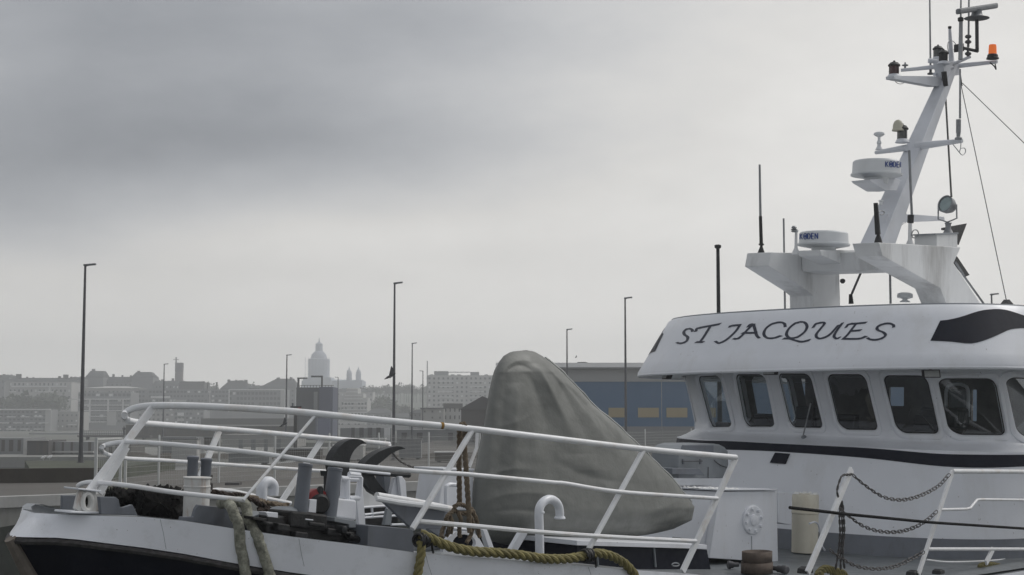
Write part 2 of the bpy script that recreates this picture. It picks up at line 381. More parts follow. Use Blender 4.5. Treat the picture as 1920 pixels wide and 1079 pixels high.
# ------------------------------------------------------------------ the fishing boat
def lerp_tab(tab, x):
    if x <= tab[0][0]: return tab[0][1]
    for (a, fa), (b_, fb) in zip(tab, tab[1:]):
        if x <= b_: return fa+(fb-fa)*(x-a)/(b_-a)
    return tab[-1][1]
boat = thing('fishing_boat', (3, 22, 0), 'white and navy fishing boat named ST JACQUES with bow railing, wheelhouse and raked mast', 'fishing boat')
def half(s, s0, Bm=2.62, Ln=5.6, grow=.14, p=None):
    if p is None: p = .58 if s0 > -.6 else (.66 if s0 > -1 else .80)
    u = (s-s0)/Ln
    if u <= 0: return 0
    u1 = min(u, 1)
    return Bm*(1-(1-u1)**2.1)**p+(max(0, u-1)*Ln*grow if s < 12 else grow*(12-s0-Ln))
def near_pts(pxs, s0, side=1, push=0):
    out = []
    for px, py in pxs:
        if side > 0: h = hF(px, py, lambda s, w_, h_: (w_-half(s, s0)) if s > s0-.3 else 1)
        else:       # far side: last crossing
            c, d = rb(px, py); h = None; prev = None
            for k in range(500, 0, -1):
                t = 9+26*k/500; q = [c[i]+d[i]*t for i in range(3)]; f = (-q[1]-half(q[0], s0))
                if prev is not None and prev > 0 >= f: h = tuple(q); break
                prev = f
        if h: out.append(h)
    return out
# gunwale and knuckle lines, read along the port side
gun_px = [(110, 960), (150, 961), (191, 963), (262, 969), (339, 976), (434, 990), (480, 1000), (560, 1008), (659, 1020), (728, 1030), (775, 1037), (880, 1044), (997, 1053), (1100, 1062), (1200, 1070), (1331, 1079)]
g = near_pts(gun_px, -.9); HG = [(-.9, -.78)]+sorted((p[0], p[2]) for p in g if p[0] > -.6)+[(7.2, -1.80), (8.5, -1.93), (22, -1.95)]
kn_px = [(70, 1005), (120, 1012), (180, 1020), (240, 1027), (300, 1035), (350, 1043), (400, 1054), (455, 1062), (503, 1069), (555, 1079)]
k_ = near_pts(kn_px, -1.1); HK = [(-1.1, -.985)]+sorted((p[0], p[2]) for p in k_ if p[0] > -.95)
HK += [(HK[-1][0]+2.5, HK[-1][1]-.42), (9, -2.55), (14, -2.6), (22, -2.5)]
hg = lambda s: lerp_tab(HG, s); hk = lambda s: lerp_tab(HK, s)
WLZ = -EYE
SS = [-1.1, -1.06, -1.0, -.9, -.78, -.6, -.4, -.15, .2, .6, 1.1, 1.7, 2.4, 3.2, 4.2, 5.4, 7, 9, 11, 13, 15, 18, 20, 21.5]
def grid(rows, smooth=True):
    m = M(); n = len(rows[0]); vs = [v for r_ in rows for v in r_]
    m.add(vs, [(i*n+j, i*n+j+1, (i+1)*n+j+1, (i+1)*n+j) for i in range(len(rows)-1) for j in range(n-1)], smooth); return m
def hullrow(s, side):
    K = half(s, -1.1); k1 = hk(s); dep = WLZ-.6-k1; r = []
    for f_ in (0, .12, .3, .5, .75, 1):
        bb = max(0, half(s-f_*3.4, -1.1, 2.62)*(1-.22*f_)); r.append((max(s, -1.1+f_*3.4) if s < -1.1+f_*3.4 else s, side*(bb+.0), k1+dep*f_))
    return [W(*q) for q in r]
low = [hullrow(s, 1) for s in SS]; lo2 = [hullrow(s, -1) for s in SS]
m = grid(low); b2m = grid(lo2); m.add(b2m.v, b2m.f, True)
m.add([low[-1][i] for i in range(6)]+[lo2[-1][i] for i in range(6)], [(i, i+1, i+7, i+6) for i in range(5)])
hull = m.obj('hull', NAVY, boat)
stem = [W(-1.1+f_*3.4-.02, 0, hk(-1.1)+(WLZ-.6-hk(-1.1))*f_) for f_ in (0, .12, .3, .5, .75, 1)]
M().tube(stem, [.05, .085, .10, .10, .09, .08], 8).obj('stem_bar', RUBRAIL, hull)
# rubbing strake, a thin worn lip along the knuckle
for sd in (1, -1):
    M().tube([W(s, sd*(half(s, -1.1)+.012), hk(s)-.02) for s in SS], .028, 6).obj('rubbing_strake', mat('worn_black_edge', (.045, .042, .042), .8, var=.6, scale=14, bump=.8, bscale=25), hull)
# white band between knuckle and gunwale
rows = []
for sd in (1, -1):
    rr = []
    for s in SS:
        gs = max(s, -.9)
        a = (s, sd*half(s, -1.1), hk(s)+.015); b_ = (gs, sd*half(gs, -.9), hg(gs))
        rr.append([W(*[a[i]+(b_[i]-a[i])*t for i in range(3)]) for t in (0, .33, .66, 1)])
    rows.append(rr)
m = grid(rows[0]); b2m = grid(rows[1]); m.add(b2m.v, b2m.f, True)
m.obj('bulwark', WHULL, boat, sharp=60)
# bulwark cap: grey edge just inside
for sd in (1, -1):
    m = M()
    for s0_, s1_ in zip(SS[4:], SS[5:]):
        a = W(s0_, sd*half(s0_, -.9), hg(s0_)+.004); b_ = W(s1_, sd*half(s1_, -.9), hg(s1_)+.004)
        c_ = W(s1_, sd*max(0, half(s1_, -.9)-.13), hg(s1_)+.004); d_ = W(s0_, sd*max(0, half(s0_, -.9)-.13), hg(s0_)+.004)
        m.add([a, b_, c_, d_], [(0, 1, 2, 3)])
    m.obj('bulwark_cap', LGREY, boat)
def dk(s): return hg(s)-.10 if s < 6.3 else max(-1.90, hg(6.3)-.10-(s-6.3)*.6)
rows = []
for s in [-.85, -.6, -.3, 0, .5, 1, 1.7, 2.5, 3.5, 4.5, 5.5, 6.3, 6.8, 7.4, 9, 11, 13, 16, 20]:
    bb = half(s, -.9)-.02; rows.append([W(s, bb*t, dk(s)) for t in (-1, -.6, -.2, .2, .6, 1)])
grid(rows, False).obj('deck', DECK, boat)
for q_ in ([(798, 1041), (803, 1060), (809, 1078)], [(1103, 1064), (1108, 1078)], [(560, 1010), (565, 1040), (570, 1062)], [(300, 974), (306, 1000), (311, 1030)]):
    M().tube([W(a_[0], a_[1]+.003, a_[2]) for a_ in near_pts(q_, -.98)], .0022, 5).obj('weld_seam', LGREY, hull)
# bow railing: three bars looping round the bow, raked posts
def loop(near, far, s0, r, name, kk=5):
    n_ = [W(*p) for p in near_pts(near, s0)]; f_ = [W(*p) for p in near_pts(far, s0, -1)]
    pts = cat_rom(f_[::-1]+n_, kk)
    return M().tube(pts, r, 10).obj(name, WRAIL, rail), n_, f_
rail = thing('bow_railing', (0, 0, 0), None, None); rail.parent = boat; rail.location = Vector((0, 14, 4.6))-boat.location
top_near = [(233, 781), (236, 774), (248, 767), (265, 763), (290, 761), (340, 761), (420, 764), (550, 772), (700, 787), (860, 802), (1000, 818), (1205, 842), (1380, 858)]
top_far = [(234, 783), (240, 788), (252, 791), (275, 794), (340, 799), (450, 807), (560, 817), (650, 825), (730, 833)]
mid_near = [(190, 840), (196, 836), (210, 832), (240, 829), (300, 832), (380, 839), (500, 852), (620, 869), (800, 885), (880, 890), (1035, 905), (1060, 907), (1165, 923), (1345, 935)]
mid_far = [(192, 846), (200, 852), (215, 856), (240, 860), (300, 863), (345, 866), (480, 875), (612, 884)]
bot_near = [(146, 912), (152, 908), (165, 905), (185, 905), (250, 912), (330, 924), (460, 938)]
bot_far = [(147, 914), (156, 913), (166, 913)]
loop(top_near, top_far, 0.0, .031, 'top_rail')
loop(mid_near, mid_far, -.28, .0215, 'middle_rail')
loop(bot_near, [], -.55, .0215, 'lower_rail')
far_low = [W(*hw(px, py, -2.3)) for px, py in [(398, 920), (412, 919), (440, 922), (480, 931), (545, 944)]]
M().tube(cat_rom(far_low), .025, 8).obj('lower_rail', WRAIL, rail)
bn2 = near_pts([(706, 935), (745, 942), (838, 953)], -.4); M().tube([W(*p) for p in bn2], .025, 8).obj('lower_rail', WRAIL, rail)
bn3 = near_pts([(787, 978), (880, 986), (1000, 997), (1110, 1005), (1200, 1010), (1305, 1015)], -.4); M().tube(cat_rom([W(*p) for p in bn3]), .022, 8).obj('lower_rail', WRAIL, rail)
rp_ = near_pts([(826, 798.3), (831, 798.8)], 0.0); M().tube([W(*p) for p in rp_], .0335, 10).obj('rust_patch', mat('rust_bloom', (.30, .17, .04), .9, var=.5, scale=30), rail)
def post(p0, p1, r=.03, s0=0, side=1, name='rail_post', mt=None, flat=False, par=None):
    a = near_pts([p0], s0, side)[0]
    # keep the post in one fore-and-aft plane so that it leans, foot further forward
    b_ = hw(p1[0], p1[1], a[1]*.97)
    A_, B_ = W(*a), W(*b_)
    if flat:
        d = (B_-A_).normalized(); x = d.cross(PX).normalized(); ext = M(); ext.box((A_+B_)/2, x*r*1.25, PX*r*.4, d*(B_-A_).length/2)
        return ext.obj(name, mt or WRAIL, par or rail)
    return M().tube([A_, B_], r, 8).obj(name, mt or WRAIL, par or rail)
post((287, 764), (163, 927), .028, flat=True); post((237, 838), (186, 925), .028, s0=-.28, flat=True)
post((592, 778), (456, 938), .014)
post((886, 806), (773, 992), .028); post((1206, 845), (1104, 1030), .028)
post((1380, 859), (1280, 1072), .032, flat=True)
post((411, 808), (375, 895), .030, side=-1, flat=True); post((605, 823), (525, 945), .030, side=-1, flat=True)
post((730, 834), (727, 850), .03, side=-1)
M().tube([W(*hw(*c6(632, 110), 1.9)), W(*hw(*c6(628, 215), 1.9)), W(*hw(*c6(577, 350), 1.9))], .018, 6).obj('rail_post', WRAIL, rail)
M().tube([W(*hw(*c5(830, 350), -2.4)), W(*hw(*c5(815, 460), -2.4))], .02, 6).obj('rail_post', WRAIL, rail)

# starboard aft railing piece and port aft railing
rail2 = thing('gangway_railing', (0, 0, 0), None, None); rail2.parent = boat; rail2.location = Vector((6, 19, 4.2))-boat.location
def flatbar(p0, p1, w_, r, par, mt=WRAIL, name='rail_post', th=.4):
    A_, B_ = Pw(*p0, w_), Pw(*p1, w_); d = (B_-A_).normalized(); x = d.cross(PX).normalized()
    return M().box((A_+B_)/2, x*r, PX*r*th, d*(B_-A_).length/2).obj(name, mt, par, bevel=.004)
WR = 3.25
flatbar((1597, 880), (1514, 1075), WR, .042, rail2); flatbar((1786, 885), (1722, 1078), WR, .038, rail2)
flatbar((1862, 1030), (1849, 1056), WR, .04, rail2)
def pipe(pts, w_, r, par, name, mt=WRAIL, n=10, sm=True, ws=None):
    P_ = [Pw(p[0], p[1], ws[i] if ws else w_) for i, p in enumerate(pts)]
    return M().tube(cat_rom(P_) if sm and len(P_) > 2 else P_, r, n).obj(name, mt, par)
pipe([(1786, 884), (1930, 885), (2100, 888)], WR, .032, rail2, 'top_rail')
pipe([(1764, 956), (1812, 955), (1820, 953), (1832, 938), (1840, 937), (1930, 938), (2100, 942)], WR, .02, rail2, 'middle_rail', sm=False)
pipe([(1740, 1030), (1930, 1030), (2100, 1031)], WR, .024, rail2, 'lower_rail')
pipe([(1738, 1050), (1780, 1054), (1850, 1052), (1905, 1047)], WR-.3, .012, rail2, 'lower_rail')

# ---------------------------------------------------- superstructure shells as families of super-ellipses
def shell_pt(prof, th, h, off=0):
    h_, s0, a, b_, n = h, *[lerp_tab([(p[0], p[k]) for p in prof], h) for k in (1, 2, 3, 4)]
    s0 += off; b2_ = b_-off
    d = math.degrees(th)
    if abs(d) > 90:
        e = (abs(d)-90)*.05; return (s0+a+e, math.copysign(b2_, th), h)
    c, q = math.cos(th), math.sin(th)
    return (s0+a-a*abs(c)**(2/n), math.copysign(b2_*abs(q)**(2/n), q), h)
def shell_F(prof):
    def f(s, w_, h):
        hh_ = h-.0
        s0, a, b_, n = [lerp_tab([(p[0], p[k]) for p in prof], hh_) for k in (1, 2, 3, 4)]
        if s > s0+a: return abs(w_)-b_
        return (abs((s0+a-s)/a)**n+abs(w_/b_)**n)**(1/n)-1
    return f
def inv(prof, q):              # boat point on the shell -> (theta, h)
    s, w_, h = q; s0, a, b_, n = [lerp_tab([(p[0], p[k]) for p in prof], h) for k in (1, 2, 3, 4)]
    if s > s0+a: return (math.copysign(R(90+(s-s0-a)/.05), w_), h)
    qq = min(1, abs(w_)/b_)**(n/2); cc = max(0, (s0+a-s)/a)**(n/2)
    return (math.copysign(math.atan2(qq, cc), w_), h)
# wheelhouse wall (low to high):   h, s0, a, b, n
WALL = [(-.375, 12.78, 2.0, 3.12, 2.5), (-.31, 12.98, 1.95, 3.04, 2.5), (-.23, 13.15, 1.9, 2.95, 2.5), (-.1, 13.15, 1.9, 2.92, 2.5), (.66, 12.80, 1.9, 2.92, 2.5), (.80, 12.74, 1.95, 2.94, 2.5), (1.0, 12.6, 2.0, 2.98, 2.5)]
fW = shell_F(WALL)
wq = [[(375, 425), (480, 420), (535, 652), (430, 655)], [(553, 415), (690, 415), (737, 652), (598, 652)], [(757, 412), (905, 412), (965, 658), (815, 655)],
      [(992, 415), (1165, 415), (1225, 668), (1050, 665)], [(1260, 420), (1460, 422), (1515, 685), (1325, 682)], [(1522, 435), (1785, 435), (1830, 692), (1575, 690)],
      [(1845, 430), (2090, 440), (2120, 700), (1900, 705)]]
quads = []
for q in wq:
    r_ = []
    for p in q:
        h = hF(*z3(*p), fW, 14, 40); r_.append(inv(WALL, h) if h else None)
    quads.append(r_)
if any(c is None for c in quads[6]):
    a = quads[5]; quads[6] = [(a[1][0]+R(8), a[0][1]), (a[1][0]+R(26), a[0][1]), (a[2][0]+R(26), a[2][1]), (a[2][0]+R(8), a[3][1])]
q7 = quads[6]; quads.append([(q7[1][0]+R(7), q7[0][1]), (R(150), q7[0][1]), (R(150), q7[2][1]), (q7[2][0]+R(7), q7[2][1])])
# starboard side windows, the mirror of the port side
lefts = []
first = quads[0]
mirror_src = [q for q in quads if min(c[0] for c in q) > -first[0][0]+R(3)]
for q in mirror_src: lefts.append([(-q[1][0], q[1][1]), (-q[0][0], q[0][1]), (-q[3][0], q[3][1]), (-q[2][0], q[2][1])])
quads = sorted(lefts+quads, key=lambda q: q[0][0]+q[3][0])
HT, HB = 1.0, -.22
def mid(a, b_, k): return (a[0]+b_[0])/2
def bline(q0, q1):
    # boundary line theta(h) midway between two windows
    ta = (q0[1][0]+q1[0][0])/2; ha = (q0[1][1]+q1[0][1])/2; tb = (q0[2][0]+q1[3][0])/2; hb = (q0[2][1]+q1[3][1])/2
    return lambda h: ta+(tb-ta)*(h-ha)/(hb-ha) if hb != ha else ta
bl = [bline(a, b_) for a, b_ in zip(quads, quads[1:])]
fl = lambda q, sgn: (lambda h: (min(c[0] for c in q)-R(8)) if sgn < 0 else (max(c[0] for c in q)+R(8)))
bl = [fl(quads[0], -1)]+bl+[fl(quads[-1], 1)]
def rrect(q, n=8, rr=(.14, .20, .13, .24)):
    # rounded quad in (u, v) of the bilinear window patch, returned as list of (theta, h), ccw from TL
    TL, TR, BR, BL = q; out = []
    def bil(u, v):
        u, v = .5+(u-.5)*1.06, .5+(v-.5)*1.05
        return tuple((TL[i]*(1-u)+TR[i]*u)*(1-v)+(BL[i]*(1-u)+BR[i]*u)*v for i in (0, 1))
    cs = [((rr[0], rr[0]*.8), (0, 0), 180, rr[0]), ((1-rr[1], rr[1]*.8), (1, 0), 270, rr[1]), ((1-rr[2], 1-rr[2]*.8), (1, 1), 0, rr[2]), ((rr[3], 1-rr[3]*.8), (0, 1), 90, rr[3])]
    for (cx, cy), _, a0, r_ in cs:
        for k in range(n+1):
            a = R(a0+90*k/n); out.append(bil(cx+r_*math.cos(a), cy+.8*r_*math.sin(a)))
    return out
def outer_for(q, lf, rf, ht, hb, n=8):
    out = []; m_ = n+1
    def bx(u, v): h = ht+(hb-ht)*v; return (lf(h)*(1-u)+rf(h)*u, h)
    per = []
    for c in range(4):
        for k in range(m_):
            t = (k-n/2)/n    # -.5...5 around each corner
            if c == 0: p = (0, -t) if t <= 0 else (t, 0)
            elif c == 1: p = (1+t, 0) if t <= 0 else (1, t)
            elif c == 2: p = (1, 1+t) if t <= 0 else (1-t, 1)
            else: p = (-t, 1) if t <= 0 else (0, 1-t)
            per.append(bx(*p))
    return per
def ring_wall(m, off, prof=WALL):
    for i, q in enumerate(quads):
        inn = rrect(q); out = outer_for(q, bl[i], bl[i+1], HT, HB); n = len(inn); K = 4; vs = []
        for k in range(K+1):
            t = k/K
            for a, b_ in zip(out, inn): vs.append(W(*shell_pt(prof, a[0]+(b_[0]-a[0])*t, a[1]+(b_[1]-a[1])*t, off)))
        fs = [(k*n+j, k*n+(j+1) % n, (k+1)*n+(j+1) % n, (k+1)*n+j) for k in range(K) for j in range(n)]
        m.add(vs, fs, True)
        # fill between the corner pieces is inside the strips above
    return m
wh = thing('wheelhouse', (0, 0, 0), None, None); wh.parent = boat; wh.location = W(14.5, 0, 0)-boat.location
m = ring_wall(M(), 0)
# lower skirt of the wall and its flare, all round
TH = [bl[0](0)+(bl[-1](0)-bl[0](0))*k/90 for k in range(91)]
rows = [[W(*shell_pt(WALL, t, h)) for t in TH] for h in (HB, -.23, -.27, -.31, -.345, -.375)]
g2 = grid(rows); m.add(g2.v, g2.f, True)
wall = m.obj('wall', WHITE, wh, sharp=70)
inner = M()
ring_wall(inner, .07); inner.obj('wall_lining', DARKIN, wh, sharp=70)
sA, wA, _ = shell_pt(WALL, TH[-1], 0); sB = sA
back = M(); back.box(W(sA+.03, 0, .35), AX*.04, PX*2.9, UX*.75)
# slot window and wider rear window in the back wall: build it from pieces around the openings
back = M()
zb, zt = -.45, 1.0
def bp_(w0, w1, h0, h1): back.box(W(sA+.03, (w0+w1)/2, (h0+h1)/2), AX*.04, PX*(w1-w0)/2, UX*(h1-h0)/2)
sl0, sl1 = hs(1822, 750, sA), hs(1832, 750, sA); sl2 = hs(1700, 745, sA); sh0, sh1 = hs(1827, 790, sA)[2], hs(1827, 731, sA)[2]
slots = [(sl2[1]-.35, sl2[1]-.05, .25, .6), (sl0[1], sl1[1], sh0, sh1)]
xs_ = [-2.9, slots[0][0], slots[0][1], slots[1][0], slots[1][1], 2.9]; print('SLOTS', sA, slots)
for a, b_ in zip(xs_, xs_[1:]):
    hit = [q for q in slots if abs(q[0]-a) < 1e-6]
    if hit: bp_(a, b_, zb, hit[0][2]); bp_(a, b_, hit[0][3], zt)
    else: bp_(a, b_, zb, zt)
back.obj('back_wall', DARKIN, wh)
fl_ = M(); fl_.prism([W(*shell_pt(WALL, t, -.37, .05)) for t in TH[::3]], -UX*.02); fl_.obj('floor_panel', DARKIN, wh)
# windows: pressed frame, reveal, glass
for i, q in enumerate(quads):
    loop_ = rrect(q); n = len(loop_)
    cxh = (sum(p[0] for p in loop_)/n, sum(p[1] for p in loop_)/n)
    def sc_(p, k): return (cxh[0]+(p[0]-cxh[0])*k, cxh[1]+(p[1]-cxh[1])*k)
    prf = [(1.20, 0.0), (1.18, -.02), (1.10, -.03), (1.04, -.026), (1.0, -.002), (.995, .07)]
    vs = [W(*shell_pt(WALL, *sc_(p, k), o_)) for k, o_ in prf for p in loop_]
    fm = M(); fm.add(vs, [(a*n+j, a*n+(j+1) % n, (a+1)*n+(j+1) % n, (a+1)*n+j) for a in range(len(prf)-1) for j in range(n)], True)
    fo = fm.obj('window', WHITE, wh, sharp=50)
    prf = [(1.0, .001), (.975, -.004), (.96, .004)]
    vs = [W(*shell_pt(WALL, *sc_(p, k), o_+.018)) for k, o_ in prf for p in loop_]
    gm = M(); gm.add(vs, [(a*n+j, a*n+(j+1) % n, (a+1)*n+(j+1) % n, (a+1)*n+j) for a in range(2) for j in range(n)], True); gm.obj('rubber_seal', BLACK, fo)
    pv = [W(*shell_pt(WALL, *sc_(p, .985), .022)) for p in loop_]; cvt = W(*shell_pt(WALL, *cxh, .022))
    M().add(pv+[cvt], [(j, (j+1) % n, n) for j in range(n)], False).obj('pane', GLASS, fo)
# things inside, seen through the panes
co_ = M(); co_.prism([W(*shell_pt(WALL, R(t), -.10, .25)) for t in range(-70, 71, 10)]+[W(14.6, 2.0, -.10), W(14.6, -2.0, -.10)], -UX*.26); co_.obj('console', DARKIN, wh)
for (s_, w0, hh0, wd, ht) in [(13.9, -1.2, -.12, .22, .2), (13.9, .1, -.12, .3, .24), (14.1, 1.5, -.12, .2, .26), (14.0, -.55, -.12, .15, .34)]:
    M().box(W(s_, w0, hh0+ht/2), AX*.09, PX*wd, UX*ht/2).obj('instrument', BLACK, wh, bevel=.02)
seat = hF(*zB(100000, 0), fW) if False else None
CS = min(15.0, sA-.25); c0 = hs(1797, 748, CS)
chair = thing('helm_chair', (0, 0, 0), None, None); chair.parent = wh; chair.location = W(CS, c0[1], c0[2]-.5)-W(14.5, 0, 0)
M().box(W(CS+0, c0[1], c0[2]-.02), AX*.06, PX*.15, UX*.17).obj('backrest', LGREY, chair, bevel=.05)
M().tube(cat_rom([W(CS+-.07, c0[1]-.17, c0[2]-.28), W(CS+-.07, c0[1]-.17, c0[2]+.12), W(CS+-.07, c0[1]-.08, c0[2]+.22), W(CS+-.07, c0[1]+.10, c0[2]+.22), W(CS+-.07, c0[1]+.19, c0[2]+.12), W(CS+-.07, c0[1]+.19, c0[2]-.28)]), .03, 8).obj('backrest_frame', WHITE, chair)
M().box(W(CS-.3, c0[1]-.1, c0[2]-.30), AX*.25, PX*.32, UX*.16).obj('seat', BLACK, chair, bevel=.06)
# wiper under the third window
a = hF(*z3(880, 708), fW, 14, 40); b_ = hF(*z3(920, 548), fW, 14, 40)
wp = M().tube([W(a[0]-.05, a[1], a[2]), W(b_[0]-.07, b_[1], b_[2])], .012, 6).obj('wiper', GALV, wh)
M().tube([W(b_[0]-.05, b_[1], b_[2]+.02), W(b_[0]-.08, b_[1]+.06, b_[2]-.35)], .009, 5).obj('wiper_blade', BLACK, wp)
M().lathe([(.035, 0), (.03, .06), (.012, .08)], W(a[0]+.01, a[1], a[2]), -AX, 10).obj('wiper_motor', LGREY, wp)

# visor roof
BF = lambda w_: .035*w_
VIS = [(.78, 11.82, 2.3, 3.32, 2.5), (.80, 11.76, 2.3, 3.38, 2.5), (.84, 11.76, 2.3, 3.38, 2.5), (1.70, 12.30, 2.3, 3.12, 2.5), (1.74, 12.36, 2.3, 3.08, 2.5)]
def vpt(t, h, off=0):
    q = shell_pt(VIS, t, h, off); return (q[0], q[1], q[2]+BF(q[1])-.03)
TV = [R(-180)+R(360)*k/144 for k in range(145)]
roof = thing('roof', (0, 0, 0), None, None); roof.parent = wh; roof.location = W(14.5, 0, 1.2)-W(14.5, 0, 0)
rows = [[W(*vpt(t, h)) for t in TV] for h in (.78, .80, .84, 1.0, 1.25, 1.5, 1.70, 1.735, 1.74)]
g2 = grid(rows); s_end = vpt(TV[-1], 1.2)[0]
rowsU = [[W(*vpt(t, .78, o_)) for t in TV] for o_ in (0, .2, .5)]
g3 = grid(rowsU); g2.add(g3.v, g3.f, True)
rim = [W(*vpt(t, 1.735, .06)) for t in TV]
g2.add(rim, [tuple(range(len(rim)))])
g2.obj('visor', WHITE, roof, sharp=35)
M().tube([W(*vpt(t, .79, -.015)) for t in TV], .028, 8).obj('drip_edge', WHITE, roof)
M().tube([W(*vpt(t, 1.735, .01)) for t in TV], .018, 6).obj('roof_trim', LGREY, roof)
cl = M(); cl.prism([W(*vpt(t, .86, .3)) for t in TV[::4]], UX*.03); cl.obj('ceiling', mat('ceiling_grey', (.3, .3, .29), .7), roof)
fV0 = shell_F(VIS)
fV = lambda s, w_, h: fV0(s, w_, h-BF(w_)+.03)
def onV(px, py, off=.004):
    q = hF(px, py, fV, 12, 40, 300)
    if not q: return None
    t, h = inv(VIS, (q[0], q[1], q[2]-BF(q[1])+.03)); return (t, h)
def strokes_mesh(strokes, nib, conv, place, thin=.18, ang=40):
    m = M()
    for si, st in enumerate(strokes):
        pts = cat_rom(st, 5); a = R(ang); nv = Vector((math.cos(a), -math.sin(a), 0))*nib/2
        L_, R_ = [], []
        for i, p in enumerate(pts):
            d = (pts[min(i+1, len(pts)-1)]-pts[max(i-1, 0)]).normalized(); pr = Vector((-d.y, d.x, 0))
            wd = nv*(1 if nv.dot(pr) > 0 else -1)
            # keep a minimum breadth across the stroke
            ac = wd.dot(pr); wv = wd+pr*max(0, thin*nib-ac)
            L_.append(p+wv); R_.append(p-wv)
        vs = [place(*conv(v.x, v.y), .004+.0007*(si % 5)) for v in L_+R_]; n = len(L_)
        if any(v is None for v in vs): continue
        m.add(vs, [(i, i+1, n+i+1, n+i) for i in range(n-1)])
    return m
def placeV(px, py, off):
    q = onV(px, py)
    return None if q is None else W(*vpt(q[0], q[1], -off))
SJ = [[(352, 208), (347, 197), (328, 195), (311, 207), (313, 221), (328, 233), (325, 249), (306, 261), (287, 262), (276, 258)],
      [(366, 208), (373, 194), (398, 187), (436, 180), (484, 171)], [(437, 180), (422, 205), (404, 233), (388, 255)], [(366, 257), (405, 257)],
      [(526, 188), (534, 181), (554, 178), (580, 176)], [(576, 176), (556, 205), (524, 236), (496, 255), (474, 261), (458, 252)],
      [(643, 170), (615, 195), (583, 228), (562, 241), (543, 240)], [(640, 172), (648, 200), (655, 225), (668, 239)], [(585, 214), (655, 213)], [(612, 187), (624, 176), (643, 170)],
      [(790, 186), (785, 169), (760, 164), (725, 173), (697, 195), (689, 219), (702, 236), (735, 238), (772, 226)],
      [(862, 162), (835, 170), (806, 195), (796, 221), (812, 237), (845, 234), (879, 211), (893, 186), (884, 166), (862, 161)], [(780, 240), (810, 241), (840, 250), (870, 255), (908, 247)],
      [(920, 190), (937, 171), (967, 165), (975, 171), (956, 195), (937, 220), (942, 237), (967, 238), (1002, 220), (1043, 175)], [(1062, 165), (1036, 200), (1021, 227), (1030, 239), (1050, 236)],
      [(1075, 190), (1092, 173), (1130, 169), (1175, 165)], [(1125, 171), (1105, 196), (1086, 221), (1066, 240)], [(1097, 205), (1150, 201)], [(1060, 241), (1100, 242), (1145, 240), (1175, 228)],
      [(1303, 188), (1301, 176), (1280, 169), (1250, 173), (1226, 186), (1228, 200), (1254, 211), (1264, 225), (1244, 240), (1215, 246), (1190, 243), (1178, 236)]]
strokes_mesh(SJ, 15, z3, placeV, thin=.30, ang=14).obj('ship_name', INK, roof, fix=False)
tp = [(425, 415), (520, 405), (660, 375), (800, 330), (900, 298), (1000, 278), (1150, 268), (1260, 280), (1380, 315), (1484, 350)]
bt = [(300, 670), (450, 675), (600, 685), (780, 705), (900, 690), (1050, 640), (1200, 575), (1300, 530), (1400, 513), (1484, 510)]
def wave_row(pp):
    r_ = [onV(*z8(*p)) for p in pp]; r_ = [q for q in r_ if q]
    t, h = r_[-1]
    for k in range(1, 14): r_.append((t+R(4*k), h-.02*k if pp is tp else h-.004*k))
    return r_
ra, rbm = wave_row(tp), wave_row(bt)
def resample(r_, n=40):
    pts = cat_rom([(a[0], a[1], 0) for a in r_], 6); ls = [0]
    for i in range(1, len(pts)): ls.append(ls[-1]+(pts[i]-pts[i-1]).length)
    out = []; j = 0
    for k in range(n+1):
        d = ls[-1]*k/n
        while j < len(pts)-2 and ls[j+1] < d: j += 1
        out.append(pts[j].lerp(pts[j+1], min(1, (d-ls[j])/max(1e-9, ls[j+1]-ls[j]))))
    return out
A1, B1 = resample(ra), resample(rbm)
for sd in (1, -1):
    m = M(); vs = []
    if sd < 0: A1 = [p+Vector((R(9), 0, 0)) for p in A1]; B1 = [p+Vector((R(9), 0, 0)) for p in B1]
    for i in range(len(A1)):
        for k in range(5):
            p = A1[i].lerp(B1[i], k/4); vs.append(W(*vpt(sd*p.x, p.y, -.005)))
    m.add(vs, [(i*5+k, i*5+k+1, (i+1)*5+k+1, (i+1)*5+k) for i in range(len(A1)-1) for k in range(4)], True)
    m.obj('painted_wave', DARKBLUE, roof)

# lower superstructure
LOW = [(-2.1, 12.05, 2.6, 3.16, 2.4), (-1.9, 12.12, 2.6, 3.16, 2.4), (-.36, 12.76, 2.1, 3.13, 2.5)]
rows = [[W(*shell_pt(LOW, t, h)) for t in [R(-170)+R(340)*k/120 for k in range(121)]] for h in (-2.1, -1.9, -1.5, -1.1, -.75, -.37, -.36)]
lowr = grid(rows).obj('deckhouse', WHITE, boat, sharp=60)
fL0 = shell_F(LOW); fL = fL0
bt_ = [(255, 726), (400, 723), (520, 725), (700, 729), (900, 735), (1200, 760), (1500, 785), (1700, 790), (1920, 790)]
bb_ = [(240, 766), (400, 766), (520, 767), (700, 773), (900, 785), (1200, 809), (1500, 843), (1700, 852), (1920, 846)]
def onL(p, conv=z3):
    q = hF(*conv(*p), fL, 12, 40, 300); return inv(LOW, q) if q else None
ra = [q for q in map(onL, bt_) if q]; rbm = [q for q in map(onL, bb_) if q]
ra = [(t, min(h, -.362)) for t, h in ra]
for r_ in (ra, rbm):
    t, h = r_[-1]; r_ += [(t+R(10*k), h) for k in range(1, 8)]
    t, h = r_[0]; r_[:0] = [(t-R(8*k), h) for k in range(6, 0, -1)]
A1, B1 = resample(ra, 60), resample(rbm, 60); vs = []
for i in range(len(A1)):
    for k in range(4): p = A1[i].lerp(B1[i], k/3); vs.append(W(*shell_pt(LOW, p.x, p.y, -.005)))
M().add(vs, [(i*4+k, i*4+k+1, (i+1)*4+k+1, (i+1)*4+k) for i in range(len(A1)-1) for k in range(3)], True).obj('painted_band', DARKBLUE, lowr)
